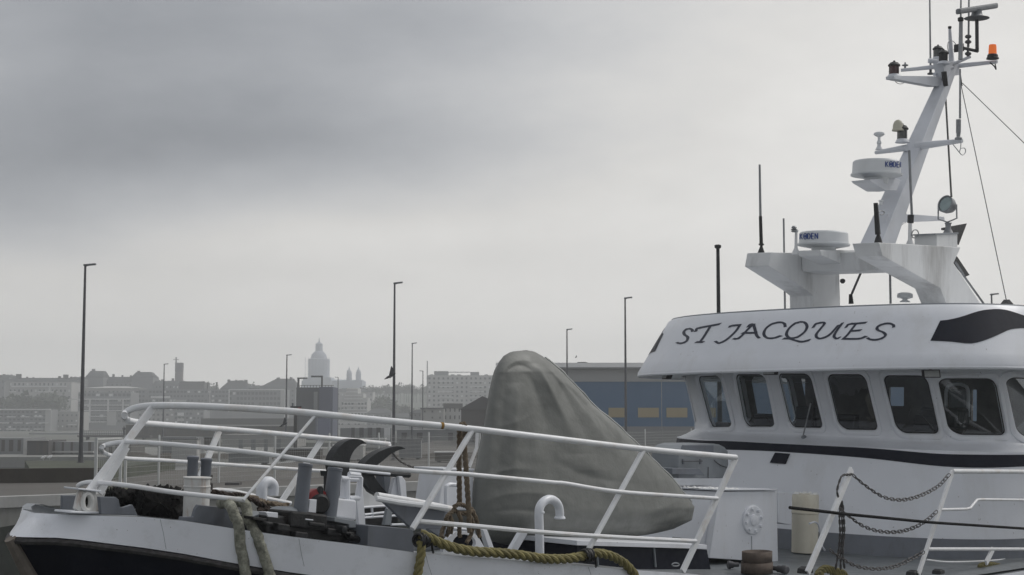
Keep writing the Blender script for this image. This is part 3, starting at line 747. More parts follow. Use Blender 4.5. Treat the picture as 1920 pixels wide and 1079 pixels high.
q4 = [onL(p, lambda *a: a) for p in ((1455, 849), (1482, 851), (1474, 870), (1445, 868))]
vs = [W(*shell_pt(LOW, *q, -.03)) for q in q4]+[W(*shell_pt(LOW, *q, .0)) for q in q4]
M().add(vs, [(0, 1, 2, 3), (0, 4, 5, 1), (1, 5, 6, 2), (2, 6, 7, 3), (3, 7, 4, 0)]).obj('small_hatch', DARKBLUE, lowr, bevel=.006)
# grey skirting at the foot of the deckhouse
rows = [[W(*shell_pt(LOW, t, h, -.012)) for t in [R(-40)+R(170)*k/60 for k in range(61)]] for h in (-2.0, -1.78, -1.62)]
grid(rows).obj('skirting', GREY, lowr)
# floodlights under the visor
for (a, b_, hgt) in [(z3(205, 388), z3(262, 388), 44), (z3(690, 378), z3(755, 378), 34), (z3(1440, 386), z3(1520, 386), 38)]:
    q0 = hF(a[0], a[1]+2, lambda s, w_, h: fV0(s, w_, .80), 12, 40, 300) ; q1 = hF(b_[0], b_[1]+2, lambda s, w_, h: fV0(s, w_, .80), 12, 40, 300)
    if not q0 or not q1: continue
    s_ = (q0[0]+q1[0])/2+.28; ce = hs((a[0]+b_[0])/2, (a[1]+b_[1])/2+hgt/2.526*.55, s_); wd = abs(b_[0]-a[0])/2900*24/2*.95
    t = inv(VIS, (q0[0], q0[1], .8))[0]; fx = (-AX*math.cos(t)+PX*math.sin(t)).normalized(); sd_ = UP.cross(fx).normalized()
    fl2 = M().box(W(*ce), fx*.05, sd_*wd, (UP-fx*.35).normalized()*hgt/2.526/2900*24/2).obj('floodlight', BLACK, roof, bevel=.008)
    M().box(W(*ce)+fx*.052, fx*.006, sd_*wd*.85, (UP-fx*.35).normalized()*hgt/2.526/2900*24/2*.8).obj('lens', mat('flood_glass', (.42, .43, .42), .25), fl2)
    M().box(W(*ce)+UP*.12-fx*.03, fx*.02, sd_*.02, UP*.12).obj('bracket', BLACK, fl2)

# ---------------------------------------------------- arch on the roof with two legs and three arms
arch = thing('arch', (0, 0, 0), None, None); arch.parent = boat; arch.location = W(14.5, 0, 2)-boat.location
WPT = 1.17; TK = .44
prof_px = [(970, 590), (1490, 620), (1445, 720), (1636, 1010), (1408, 1010), (1395, 968), (1360, 880), (995, 675)]
PR = [hw(*zB(*p), WPT) for p in prof_px]
M().prism([W(*p) for p in PR], -PX*TK).obj('arch_leg', ARCH, arch, bevel=.012)
ps = [hw(*zB(*p), -WPT+TK) for p in [(290, 652), (720, 662), (722, 780), (730, 1040), (557, 1040), (555, 925), (520, 895), (275, 738)]]
M().prism([W(*p) for p in ps], -PX*TK).obj('arch_leg', ARCH, arch, bevel=.012)
sf, sb = PR[0][0], PR[1][0]; ht = PR[0][2]
fb = (14.12, 0, 2.44); bb2 = hh(1630, 511, fb[2]+.0)
m = M(); q_ = WPT-TK-.004
m.prism([W(fb[0]-.04, q_, ht-.02), W(sb-.3, q_, ht-.06), W(max(bb2[0], fb[0]+.7), q_, fb[2]), W(fb[0], q_, fb[2])], -PX*(2*q_)); m.obj('cross_beam', ARCH, arch, bevel=.012)
# central arm reaching forward under the radar
qa = [hw(*zB(*p), -.02) for p in ((600, 637), (610, 672), (770, 741), (900, 741), (900, 640))]
M().prism([W(*p) for p in qa], -PX*.40).obj('central_arm', ARCH, arch, bevel=.012)
# radars
def radar(cx, ytop, ylip, ybase, r_px, w_, par, neckr):
    c = hw(cx, ylip, w_); C0 = W(*c); Yd = C0.y; k = Yd/2900
    r_ = r_px*k; hgt = (ylip-ytop)*k-r_*.1; ax = UX
    rd = M().lathe([(r_*.45, -(ybase-ylip)*k*2.1), (r_*neckr, -(ybase-ylip)*k*.75), (r_*.62, -.045), (r_*1.04, -.01), (r_*1.05, .015), (r_*.985, .025), (r_*.965, hgt*.86), (r_*.93, hgt*.96), (r_*.82, hgt*1.0), (r_*.4, hgt*1.03)], C0, ax, 48).obj('radar_dome', RADOME, par, sharp=25)
    return rd, C0, r_, hgt
rd1, C1, r1, h1 = radar(1544.5, 431, 460, 467, 47, -.25, arch, .50)
def onCyl(C0, r_):
    def pl(px, py, off):
        c = Vector((0, 0, EYE)); d = ray(px, py).normalized(); v = c-C0; dp = d-UX*d.dot(UX); vp = v-UX*v.dot(UX)
        A_ = dp.dot(dp); B_ = 2*dp.dot(vp); Cc = vp.dot(vp)-(r_+off)**2; D = B_*B_-4*A_*Cc
        if D < 0: return None
        return c+d*((-B_-math.sqrt(D))/(2*A_))
    return pl
def koden(x0, x1, y0, y1, slant, n_letters=5):
    W_ = (x1-x0)/5; out = []
    def pt(i, u, v): return (x0+W_*(i+u), y0+(y1-y0)*v+slant*(i+u))
    out += [[pt(0, .1, 0), pt(0, .1, 1)], [pt(0, .75, 0), pt(0, .2, .5)], [pt(0, .2, .45), pt(0, .8, 1)]]
    out += [[pt(1, .5+.42*math.cos(a*math.pi/5), .5+.5*math.sin(a*math.pi/5)) for a in range(11)], [pt(1, .5+.13*math.cos(a*math.pi/3), .5+.16*math.sin(a*math.pi/3)) for a in range(7)]]
    out += [[pt(2, .15, 0), pt(2, .15, 1)], [pt(2, .15, 0), pt(2, .6, .08), pt(2, .82, .5), pt(2, .6, .92), pt(2, .15, 1)]]
    out += [[pt(3, .15, 0), pt(3, .15, 1)]]+[[pt(3, .15, v), pt(3, .75, v)] for v in (0, .5, 1)]
    out += [[pt(4, .1, 1), pt(4, .1, 0)], [pt(4, .1, 0), pt(4, .8, 1)], [pt(4, .8, 1), pt(4, .8, 0)]]
    return out
ident = lambda x, y: (x, y)
strokes_mesh(koden(1499, 1534.5, 438.5, 449, -.2), 1.9, ident, onCyl(C1, r1*.985), thin=.42, ang=0).obj('maker_lettering', BLUEINK, rd1, fix=False)

# ---------------------------------------------------- raked mast
mast = thing('mast', (0, 0, 0), None, None); mast.parent = boat; mast.location = W(15.6, 0, 3)-boat.location
b0 = hw(*zB(948, 640), 0); t0 = hw(*zA(1385, 520), 0); t1 = hw(*zA(1440, 395), 0)
def ringr(c, ds, dw): return [W(c[0]+a*ds, c[1]+b_*dw, c[2]) for a, b_ in ((-1, -1), (1, -1), (1, 1), (-1, 1))]
sec = [ringr(b0, .265, .20), ringr(t0, .125, .105), ringr(t1, .10, .085)]
m = M(); vs = [v for r_ in sec for v in r_]
m.add(vs, [(i*4+j, i*4+(j+1) % 4, (i+1)*4+(j+1) % 4, (i+1)*4+j) for i in range(2) for j in range(4)]+[(8, 9, 10, 11), (3, 2, 1, 0)])
m.obj('mast_pole', MASTP, mast, bevel=.012)
def tap(p0, p1, w0, w1, r0, r1_, par, name, mt=MASTP, n=10):
    return M().tube([Pw(*p0, w0), Pw(*p1, w1)], [r0, r1_], n).obj(name, mt, par)
def plate(pts, w_, th, mt, par, name, bevel=.004):
    return M().prism([Pw(*p, w_) for p in pts], -PX*th).obj(name, mt, par, bevel=bevel)
# lower yard at y 265-286, tapered box arms
tap(zA(952, 966), zA(1150, 935), -.75, -.05, .035, .06, mast, 'lower_yard'); tap(zA(1210, 925), zA(1498, 892), .05, .95, .075, .035, mast, 'lower_yard')
# upper yards
tap(zA(1110, 446), zA(1400, 418), -.75, .0, .03, .045, mast, 'upper_yard'); tap(zA(1480, 417), zA(1718, 392), .08, .85, .045, .032, mast, 'upper_yard')
tap(zA(1400, 425), zA(1548, 360), 0, .3, .035, .03, mast, 'upper_yard'); tap(zA(1285, 385), zA(1420, 400), -.3, 0, .045, .03, mast, 'upper_yard')
tap(zA(1320, 472), zA(1440, 428), -.1, .1, .035, .03, mast, 'upper_yard')
plate([zA(1372, 395), zA(1470, 388), zA(1490, 475), zA(1440, 480), zA(1395, 500)], .09, .18, MASTP, mast, 'mast_head')
plate([zA(1068, 480), zA(1372, 484), zA(1385, 546), zA(1330, 547), zA(1070, 500)], .0, .16, MASTP, mast, 'lantern_arm')
# antenna helpers
def lathe_px(px, y0, prof, w_, mt, par, name, n=16, ax=None, smooth=True):
    """prof: (radius px, height px above y0) turned into metres at that point"""
    c = Pw(px, y0, w_); k = c.y/2900
    return M().lathe([(r_*k, z*k) for r_, z in prof], c, ax or UX, n, smooth).obj(name, mt, par, sharp=35)
# navigation lanterns
def lantern(px, y0, w_, r, h, mt, par):
    o = lathe_px(px, y0, [(r*1.55, 0), (r*1.35, h*.10), (r*1.2, h*.18), (r*1.1, h*.2)], w_, MASTP, par, 'lantern')
    lathe_px(px, y0-h*.2, [(r, 0), (r, h*.52)], w_, mt, o, 'lens', smooth=True)
    lathe_px(px, y0-h*.72, [(r*1.25, 0), (r*1.28, h*.06), (r*.8, h*.22), (r*.25, h*.27), (r*.2, h*.35)], w_, BLACK, o, 'cap')
    for a in (0, 2.1, 4.2):
        c = Pw(px, y0, w_); k = c.y/2900; q = c+(AX*math.cos(a)+PX*math.sin(a))*r*k*1.02
        M().tube([q+UX*h*.18*k, q+UX*h*.74*k], .006, 5).obj('guard', BLACK, o)
    return o
lantern(zA(1068, 490)[0], 146, -.75, 9.2, 30, REDGLASS, mast)
lantern(zA(1345, 375)[0], 113, -.3, 8, 27, LENS, mast)
lantern(zA(1380, 405)[0], 121, .1, 8, 27, BLACK, mast)
lantern(zA(1120, 895)[0], 268, -.1, 9, 34, LENS, mast)
lathe_px(zA(1092, 820)[0], 246, [(11.5, 0), (11, 3), (9.8, 5), (9.6, 12), (7, 18), (3, 21)], -.15, BEIGE, mast, 'satellite_dome')
lathe_px(zA(972, 945)[0], 281, [(7, 0), (5, 4), (3.6, 6), (3.2, 10), (4.6, 12), (4.2, 15), (2.6, 18), (2.6, 24), (7, 26), (10.5, 29), (9.5, 32), (4, 34)], -.75, RADOME, mast, 'gps_antenna')
o = lathe_px(zA(1474, 880)[0], 262, [(7, 0), (7, 3), (3.5, 5), (4, 12), (4.6, 14), (4.6, 36), (4.8, 38)], .95, GALV, mast, 'antenna_base')
def whip(p0, p1, w_, r, par, mt=GALV, name='whip_antenna', w1=None, r1_=None):
    return M().tube([Pw(*p0, w_), Pw(*p1, w1 if w1 is not None else w_)], [r, r1_ or r*.55], 7).obj(name, mt, par)
whip(zA(1484, 750), (1800.5, 130), .95, .020, mast, r1_=.016)
whip((1801, 112), (1802, 33), .5, .042, mast, r1_=.034); whip((1801.5, 40), (1803, -90), .5, .018, mast)
lathe_px(1801.5, 41, [(4, 0), (5.5, 2), (5.5, 7), (4, 8)], .5, BLACK, mast, 'antenna_collar')
whip((1745, 136), (1742.5, -90), -.3, .020, mast); lathe_px(1745, 140, [(6, 0), (6, 2), (2.5, 4), (2.5, 16)], -.3, POLE, mast, 'antenna_base')
whip((1816, 88), (1818, -90), .35, .021, mast)
for yy in (72, 82, 104): lathe_px(1815.5, yy, [(4, 0), (6, 1.5), (6, 4), (4, 6)], .35, POLE, mast, 'antenna_clamp')
whip((1815, 106), (1815.5, 68), .35, .026, mast, POLE, 'antenna_base')
whip(zA(1430, 400), zA(1419, 185), 0, .055, mast, MASTP, 'signal_pole', r1_=.026); lathe_px(1781, 55, [(2.4, 0), (3.4, 2), (3.4, 5)], 0, BLACK, mast, 'pole_cap')
lathe_px(zA(1137, 430)[0], 128, [(2, 0), (2, 4), (6, 4.5), (6, 6), (2, 7), (1.2, 11)], -.7, GALV, mast, 'wind_sensor')
# open-array radar on its dark stalk
orr = thing('radar_scanner', (0, 0, 0), None, None); orr.parent = mast; orr.location = Pw(1832, 60, .55)-W(15.6, 0, 3)
whip(zA(1592, 328), zA(1590, 115), .55, .034, orr, HORN, 'stalk', r1_=.034); whip(zA(1598, 326), zA(1478, 300), .55, .03, orr, HORN, 'bracket', w1=.3, r1_=.03)
plate([zA(1478, 280), zA(1508, 275), zA(1512, 325), zA(1478, 330)], .35, .1, HORN, orr, 'bracket')
lathe_px(zA(1590, 115)[0], 36, [(4, -1.5), (16, 0), (24, 1.2), (14, 4), (10.5, 8), (9.5, 14), (10, 17)], .55, LAMPH, orr, 'motor_housing')
a, b_ = Pw(*zA(1470, 75), .55), Pw(*zA(1712, 38), .55); d = (b_-a).normalized()
M().box((a+b_)/2, d*(b_-a).length/2, d.cross(UP).normalized()*.05, UP*.052).obj('scanner_bar', LAMPH, orr, bevel=.03)
# orange beacon
bc = lathe_px(zA(1690, 385)[0], 111, [(12, 0), (11, 3), (10, 3.5), (10, 7), (8.5, 9)], .85, BLACK, mast, 'beacon')
lathe_px(zA(1690, 385)[0], 103, [(7.8, 0), (7.4, 14), (6.6, 19), (2, 20)], .85, ORANGE, bc, 'lens')
pipe([zA(1675, 398), zA(1700, 420), zA(1712, 440), zA(1706, 405)], .85, .012, mast, 'cable', BLACK, 6)
pipe([zA(1062, 500), zA(1085, 525), zA(1110, 532), zA(1140, 522)], -.7, .006, mast, 'cable', POLE, 5)
pipe([zA(1410, 330), zA(1406, 290), zA(1415, 262), zA(1440, 262), zA(1460, 290), zA(1445, 315)], .02, .007, mast, 'cable', GALV, 5)
pipe([zA(1440, 915), zA(1465, 945), zA(1480, 965), zA(1500, 982), zA(1518, 965), zA(1515, 940), zA(1490, 940), zA(1480, 965)], .9, .008, mast, 'cable', GALV, 5)
pipe([zA(1490, 905), zA(1488, 940)], .9, .008, mast, 'cable', GALV, 5, sm=False)
whip(zA(1392, 590), zB(1430, 300), 0, .018, mast, BLACK, 'stay', w1=.75, r1_=.018)
whip(zA(1383, 455), zA(1395, 545), .12, .05, mast, BLACK, 'cable_clamp', r1_=.045)
whip(zA(1500, 528), (1965, 312), .1, .008, mast, POLE, 'stay', w1=.9, r1_=.008); whip(zA(1488, 525), (1889, 572), .1, .008, mast, POLE, 'stay', w1=1.6, r1_=.008)
whip(zA(1485, 480), zA(1497, 545), .12, .02, mast, BLACK, 'stay_fitting')
# upper radar on its wedge bracket
plate([zB(915, 194), zB(925, 208), zB(1013, 262), zB(1085, 262), zB(1110, 196), zB(1060, 180)], .17, .34, MASTP, mast, 'radar_bracket')
rd2, C2, r2, h2 = radar(1643.5, 297, 329, 337, 46, .0, mast, .5)
strokes_mesh([s_ for s_ in koden(1660, 1695, 303, 313, .25)], 1.9, ident, onCyl(C2, r2*.985), thin=.42, ang=0).obj('maker_lettering', BLUEINK, rd2, fix=False)
# searchlight arm, searchlight, pedestal
plate([zB(1030, 408), zB(1180, 412), zB(1385, 428), zB(1388, 452), zB(1190, 460), zB(1015, 474)], .12, .14, MASTP, mast, 'searchlight_arm')
sl = thing('searchlight', (0, 0, 0), None, None); sl.parent = arch; sl.location = Pw(1775, 384, .6)-W(14.5, 0, 2)
c = Pw(1777, 385, .6); ax = (-AX*.9-PX*.25+UX*.25).normalized(); k = c.y/2900
M().lathe([(r_*k, z*k) for r_, z in ((4, -15), (11, -13), (15.5, -4), (16.5, 4), (17, 8), (15, 8.5), (14.5, 5))], c, ax, 28).obj('lamp_housing', GALV, sl, sharp=30)
M().lathe([(14.4*k, 5*k), (13.9*k, 6*k)], c, ax, 28).obj('lens', mat('search_glass', (.34, .42, .42), .12), sl)
M().tube([c+PX*.17-AX*.02, c+PX*.17-UX*.24, c-UX*.30, c-PX*.17-UX*.24, c-PX*.17], .014, 6).obj('yoke', GALV, sl)
lathe_px(1778, 438, [(10, 0), (8, 4), (5, 9), (5.5, 17), (7, 20)], .6, GALV, sl, 'swivel')
plate([zB(1338, 535), zB(1468, 530), zB(1468, 618), zB(1338, 618)], .85, .4, ARCH, arch, 'pedestal')
plate([zB(1330, 532), zB(1476, 527), zB(1476, 537), zB(1330, 541)], .87, .44, LGREY, arch, 'pedestal_cap')
plate([zB(1372, 498), zB(1528, 470), zB(1476, 606), zB(1466, 560), zB(1440, 520), zB(1372, 512)], .3, .02, BLACK, arch, 'black_panel', bevel=0)
plate([zB(1466, 678), zB(1545, 796), zB(1520, 806), zB(1446, 712)], .35, .04, BLACK, arch, 'black_panel', bevel=0)
whip(zB(1500, 790), zB(1640, 985), .3, .02, arch, GALV, 'arch_strut', r1_=.02); whip(zB(1456, 715), zB(1510, 800), .4, .02, arch, GALV, 'arch_strut', r1_=.02)
# antennas on the arch
def cone_ant(px, ybase, ytop, w_, ymid, par=arch, r=.02):
    o = lathe_px(px, ybase, [(7, 0), (6, 3), (3, 11), (2.4, 14), (5, 15), (5, 17.5), (2, 19)], w_, BLACK, par, 'antenna')
    whip((px, ybase-16), (px-1.5, ymid), w_, r*1.35, o, BLACK, 'antenna_sleeve', r1_=r*1.25); whip((px-1.5, ymid+1), (px-3, ytop), w_, r, o, GALV, 'whip', r1_=r*.8)
cone_ant(1427.5, 475, 309, -1.0, 406, r=.022)
o = lathe_px(1647, 456, [(8, 0), (6, 8), (3.5, 14), (3, 18)], .95, BLACK, arch, 'antenna'); whip((1646, 440), (1642, 381), .95, .045, o, BLACK, 'antenna_sleeve', r1_=.036)
whip((1472, 580), (1469.5, 410), -1.3, .018, arch, r1_=.016); 
o = lathe_px(1492.5, 478, [(8, 0), (6.5, 6), (3.5, 12), (3, 14), (2.6, 42), (3.5, 43), (4.5, 46), (3, 48)], -.5, ARCH, arch, 'weather_sensor')
lathe_px(1489, 436, [(3, 0), (6, 2), (6, 3), (3, 4), (6, 5), (6, 6), (3, 7), (5.5, 9), (3, 12)], -.5, GALV, o, 'sensor_head')
whip(zB(1163, 8), zB(1180, 418), .5, .022, arch, GALV, 'pole', r1_=.022); whip(zB(1174, 418), zB(1172, 466), .5, .055, arch, BLACK, 'pole', r1_=.055)
lathe_px(zB(1168, 600)[0], 459, [(7.5, 0), (6, 5), (4, 9), (3.6, 40)], .5, ARCH, arch, 'pole_socket')
pipe([zB(1185, 560), zB(1178, 540), zB(1190, 515), zB(1210, 512), zB(1222, 535), zB(1205, 560), zB(1188, 560)], .55, .010, arch, 'cable', GALV, 5)
pipe([zB(970, 400), zB(985, 390), zB(1005, 398), zB(1000, 412), zB(980, 415)], .2, .010, mast, 'cable', GALV, 5)
pipe([zB(1118, 368), zB(1135, 385), zB(1142, 410)], .12, .010, mast, 'cable', GALV, 5); lathe_px(zB(1105, 400)[0], 400, [(3, 0), (4, 5), (3.4, 10)], .1, BLACK, mast, 'cable_gland')
pipe([zB(1060, 478), zB(1100, 484), zB(1140, 462)], .15, .010, mast, 'cable', GALV, 5)
lathe_px(zB(984, 345)[0], 385, [(3, 0), (3, 6), (5, 8), (3, 9.5)], .1, RADOME, mast, 'small_sensor')
# things on the roof
ro = lathe_px(1697, 567, [(10, 0), (9, 2), (5, 4), (5, 6), (14, 8), (15, 11), (14, 16), (9, 18), (3, 18.5)], .4, RADOME, arch, 'satellite_dome')
whip((1670, 570), (1669, 513), .2, .02, arch, GALV, 'pole', r1_=.02)
whip(zB(858, 780), zB(800, 915), -.2, .02, arch, POLE, 'stay', r1_=.02); whip((1596, 570), (1595, 552), -.3, .045, arch, BLACK, 'stay_fitting', r1_=.03)
lathe_px(zB(742, 850)[0], 532, [(2, 0), (5, 3), (5, 7), (2, 9)], -.7, BLACK, arch, 'horn')
o = plate([(1887, 570), (1893, 562), (1901, 571)], 1.6, .1, BLACK, arch, 'stay_fitting', bevel=0)
# ---------------------------------------------------- foredeck
fd = thing('foredeck_fittings', (0, 0, 0), None, None); fd.parent = boat; fd.location = Vector((0, 15, 4.4))-boat.location
def boxpx(p0, p1, w_, depth, hgt_px, mt, name, par=None, bevel=.006):
    """an upright box: its port face runs from p0 to p1 (lower edge), hgt_px tall, going depth to starboard"""
    par = par or fd; a, b_ = Pw(*p0, w_), Pw(*p1, w_); k = a.y/2900
    return M().prism([a, b_, b_+UX*hgt_px*k, a+UX*hgt_px*k], -PX*depth).obj(name, mt, par, bevel=bevel)
def pl5(pts, w_, th, mt, name, par=None, conv=c5, bevel=.005): return plate([conv(*p) for p in pts], w_, th, mt, par or fd, name, bevel)
# bow fairlead with oval eye
pts = [(575, 460), (700, 465), (745, 625), (540, 622)]
o = thing('fairlead', (0, 0, 0), None, None); o.parent = fd; FL = o
ey = [(632+33*math.cos(a*math.pi/10), 548+62*math.sin(a*math.pi/10)) for a in range(20)]
def around(poly, hole, w_, th, mt, name, par, conv):
    n = len(hole); cx = sum(p[0] for p in hole)/n; cy = sum(p[1] for p in hole)/n; out = []
    for (hx, hy) in hole:
        dx, dy = hx-cx, hy-cy; best = 1e9
        for (x1, y1), (x2, y2) in zip(poly, poly[1:]+poly[:1]):
            ex, ey_ = x2-x1, y2-y1; den = dx*ey_-dy*ex
            if abs(den) < 1e-9: continue
            t = ((x1-cx)*ey_-(y1-cy)*ex)/den; u_ = ((x1-cx)*dy-(y1-cy)*dx)/den
            if t > 0 and -1e-6 <= u_ <= 1+1e-6: best = min(best, t)
        out.append((cx+dx*best, cy+dy*best))
    A_ = [Pw(*conv(*p), w_) for p in out]; B_ = [Pw(*conv(*p), w_) for p in hole]; off = -PX*th
    vs = A_+B_+[p+off for p in A_]+[p+off for p in B_]; fs = []
    for i in range(n):
        j = (i+1) % n
        fs += [(i, j, n+j, n+i), (2*n+i, 3*n+i, 3*n+j, 2*n+j), (i, 2*n+i, 2*n+j, j), (n+i, n+j, 3*n+j, 3*n+i)]
    return M().add(vs, fs).obj(name, mt, par)
FAIR = mat('rusty_white_paint', (.62, .62, .60), .5, var=.1, scale=5, stain=(.30, .14, .04), samt=1, sscale=7, vert=True)
around([(585, 462), (690, 465), (722, 622), (548, 620)], ey, .42, .05, FAIR, 'eye_plate', FL, c4)
M().tube([Pw(*c4(x, y), .43) for x, y in ey], .022, 8, closed=True).obj('eye_rim', FAIR, FL)
pl5([(565, 445), (735, 462), (735, 478), (565, 458)], .46, .2, WHITE, 'cap_plate', FL, c4); pl5([(525, 615), (742, 622), (742, 634), (520, 630)], .5, .25, WHITE, 'foot_plate', FL, c4)
# grey deck plates around the bow
pl5([(452, 500), (555, 500), (560, 620), (450, 620)], -.2, .03, GREY, 'grey_plate', conv=c4)
pl5([(722, 510), (840, 512), (862, 530), (872, 585), (900, 586), (962, 566), (1000, 645), (735, 636)], .55, .04, GREY, 'grey_plate', conv=c4)
pl5([(1440, 568), (1660, 592), (1700, 745), (1310, 695), (1318, 655), (1405, 655), (1420, 600)], .95, .04, GREY, 'grey_plate', conv=c4)
pl5([(1125, 718), (1200, 722), (1452, 745), (1455, 915), (1270, 905), (1118, 868)], 1.62, .35, GREY, 'grey_locker')
# white winch pipe post with rust, and two grey capped cylinders behind
o = lathe_px(c4(1420, 655)[0], 971, [(24.5, 0), (24.5, 56), (25.5, 57), (25.5, 59), (24.5, 60), (24.5, 72), (26.5, 73), (26.5, 75), (20, 75.5)], .35, FAIR, fd, 'white_post')
for px, py, hh_ in ((1394, 372, 39), (1492, 372, 35)):
    x, y = c4(px, py); q = lathe_px(x, y, [(10, -6), (10, hh_-6), (11.3, hh_-4), (11.3, hh_), (9, hh_+1.5), (3, hh_+2)], .05, GREY, fd, 'capped_cylinder')
def linkchain(pts, w_, par, name, ll=.055, r=.007, conv=None, ws=None):
    P_ = [Pw(*(conv(*p) if conv else p), ws[i] if ws else w_) for i, p in enumerate(pts)]; P_ = cat_rom(P_, 10); ls = [0]
    for i in range(1, len(P_)): ls.append(ls[-1]+(P_[i]-P_[i-1]).length)
    m = M(); d = 0; j = 0; k = 0
    while d < ls[-1]:
        while j < len(P_)-2 and ls[j+1] < d: j += 1
        c = P_[j].lerp(P_[j+1], (d-ls[j])/max(1e-9, ls[j+1]-ls[j])); t = (P_[j+1]-P_[j]).normalized()
        s_ = t.cross(UP if abs(t.z) < .9 else AX).normalized(); u_ = t.cross(s_)
        a_ = s_ if k % 2 else u_; a_ = (a_+(u_ if k % 2 else s_)*.35).normalized()
        ring = []
        for q in range(10):
            an = 2*math.pi*q/10; cx_ = math.cos(an)*ll*.26+ (ll*.32 if math.cos(an) > 0 else -ll*.32); ring.append(c+t*cx_*1.0+a_*math.sin(an)*ll*.19)
        m.tube(ring, r, 5, closed=True); d += ll*.86; k += 1
    return m.obj(name, CHAIN, par) if name else m
linkchain([(1530, 375), (1522, 400), (1535, 430), (1530, 460)], .35, fd, 'shackle_chain', conv=c4, ll=.05, r=.006)
# heap of black netting
def heap(cx_px, w_list, name, mt, par, label=None):
    pass
rnd = random.Random(4)
def blobby(pts, w_, depth, mt, name, par, amp=.05, conv=c4, seed=1, n=46, layers=9):
    """a lumpy heap whose outline follows the points and whose middle bulges to port and starboard"""
    rr_ = random.Random(seed); ol = cat_rom([(p[0], p[1], 0) for p in pts], 6, closed=True); k = len(ol)
    cx = sum(p.x for p in ol)/k; cy = sum(p.y for p in ol)/k; vs = []; fs = []
    for L_ in range(-layers, layers+1):
        a = L_/layers*math.pi/2; sc2 = math.cos(a)**.6 if abs(L_) < layers else .02
        for i, p in enumerate(ol):
            q = (cx+(p.x-cx)*sc2, cy+(p.y-cy)*sc2); nn = math.sin(i*1.7+L_*2.1)+math.sin(i*.83-L_*1.3)+rr_.uniform(-1, 1)
            vs.append(Pw(*conv(*q), w_+math.sin(a)*depth)+(UX*nn*.4+AX*math.cos(nn*9)*.3)*amp*sc2)
    for L_ in range(2*layers):
        for i in range(k): fs.append((L_*k+i, L_*k+(i+1) % k, (L_+1)*k+(i+1) % k, (L_+1)*k+i))
    return M().add(vs, fs, True).obj(name, mt, par, sharp=180)
blobby([(590, 480), (660, 480), (690, 560), (660, 615), (600, 610), (585, 550)], .22, .1, NET, 'rope_in_eye', FL, amp=.02, seed=8)
o = blobby([(985, 500), (1050, 462), (1150, 458), (1250, 470), (1330, 490), (1322, 600), (1310, 665), (1180, 650), (1060, 640), (1000, 620)], -.35, .35, NET, 'netting_heap', None, amp=.085, seed=3)
tag(o, 'heap of black fishing netting on the foredeck beside the rusty white post', 'fishing net')
o = blobby([(770, 505), (800, 470), (880, 468), (990, 480), (1000, 560), (900, 575), (850, 560)], -.6, .3, NET, 'netting_heap', None, amp=.075, seed=5)
tag(o, 'smaller black net bundle between the bow fairlead and the big net heap', 'fishing net')
o = blobby([(775, 430), (850, 428), (930, 440), (985, 455), (980, 480), (860, 478), (780, 470)], -.75, .15, ROPEM, 'rope_bundle', None, amp=.05, seed=6)
tag(o, 'mossy pale rope bundle lying on top of the black netting at the bow', 'rope')
# fairlead block with grey rollers near the port edge
wn = 1.45
win = thing('mooring_roller_stand', (0, 0, 0), None, None); win.parent = fd
pl5([(388, 640), (575, 655), (1095, 762), (1085, 830), (820, 838), (700, 830), (385, 775)], wn, .40, GREASE, 'base_block', win, bevel=.02)
pl5([(565, 610), (830, 640), (830, 760), (560, 730)], wn+.05, .3, GREASE, 'roller_box', win, bevel=.02)
pl5([(285, 652), (390, 668), (385, 695), (290, 672)], wn+.02, .12, BLACK, 'steel_foot', win); pl5([(985, 752), (1095, 762), (1092, 785), (985, 778)], wn+.02, .12, BLACK, 'steel_foot', win)
pl5([(285, 652), (380, 620), (420, 635), (390, 668)], wn-.1, .2, LGREY, 'white_tray', win); pl5([(380, 620), (470, 625), (470, 665), (395, 655)], wn-.0, .1, WHITE, 'white_tray', win)
pl5([(880, 660), (1035, 685), (1035, 735), (985, 735), (985, 712), (880, 690)], wn+.03, .3, LGREY, 'white_tray', win)
pl5([(1040, 700), (1100, 740), (1130, 870), (1010, 812), (1010, 790), (1095, 785)], wn-.05, .3, WHITE, 'white_tray', win)
pl5([(670, 668), (728, 674), (726, 684), (668, 678)], wn+.056, .02, WHITE, 'white_stripe', win)
M().lathe([(.13, 0), (.12, .02), (.08, .035), (.02, .04)], Pw(*c5(510, 612), wn-.2), UX, 20).obj('white_disc', LGREY, win)
pipe([c5(980, 790), c5(1050, 820), c5(1120, 840), c5(1180, 862)], wn+.05, .03, win, 'lever', BLACK)
pl5([(388, 690), (700, 745), (1000, 800), (985, 845), (810, 850), (640, 820), (385, 778)], wn-.02, .30, GREASE, 'dark_base', win, bevel=.01)
for q_ in ([(385, 690), (440, 695), (438, 722), (385, 715)], [(470, 700), (560, 712), (556, 765), (468, 755)], [(600, 760), (690, 770), (680, 815), (596, 806)], [(835, 735), (935, 750), (930, 800), (830, 786)], [(700, 690), (815, 705), (812, 735), (700, 722)], [(960, 760), (1030, 770), (1028, 792), (960, 784)]):
    pl5(q_, wn+.07, .08, BLACK, 'fitting', win, bevel=.012)
M().lathe([(.035, -.05), (.035, .05), (.02, .06)], Pw(*c5(925, 745), wn+.09), PX, 12).obj('bolt_head', HORN, win)
for (a, b_, r_) in (((670, 268), (630, 625), .062), ((885, 298), (840, 650), .066)):
    A_, B_ = Pw(*c5(*b_), wn-.12), Pw(*c5(*a), wn-.12)
    pst = M().lathe([(r_*1.02, 0), (r_*1.0, (B_-A_).length*.93), (r_*1.06, (B_-A_).length*.935), (r_*1.06, (B_-A_).length*.985), (r_*.98, (B_-A_).length)], A_, B_-A_, 20).obj('roller_post', GREY, win, sharp=30)
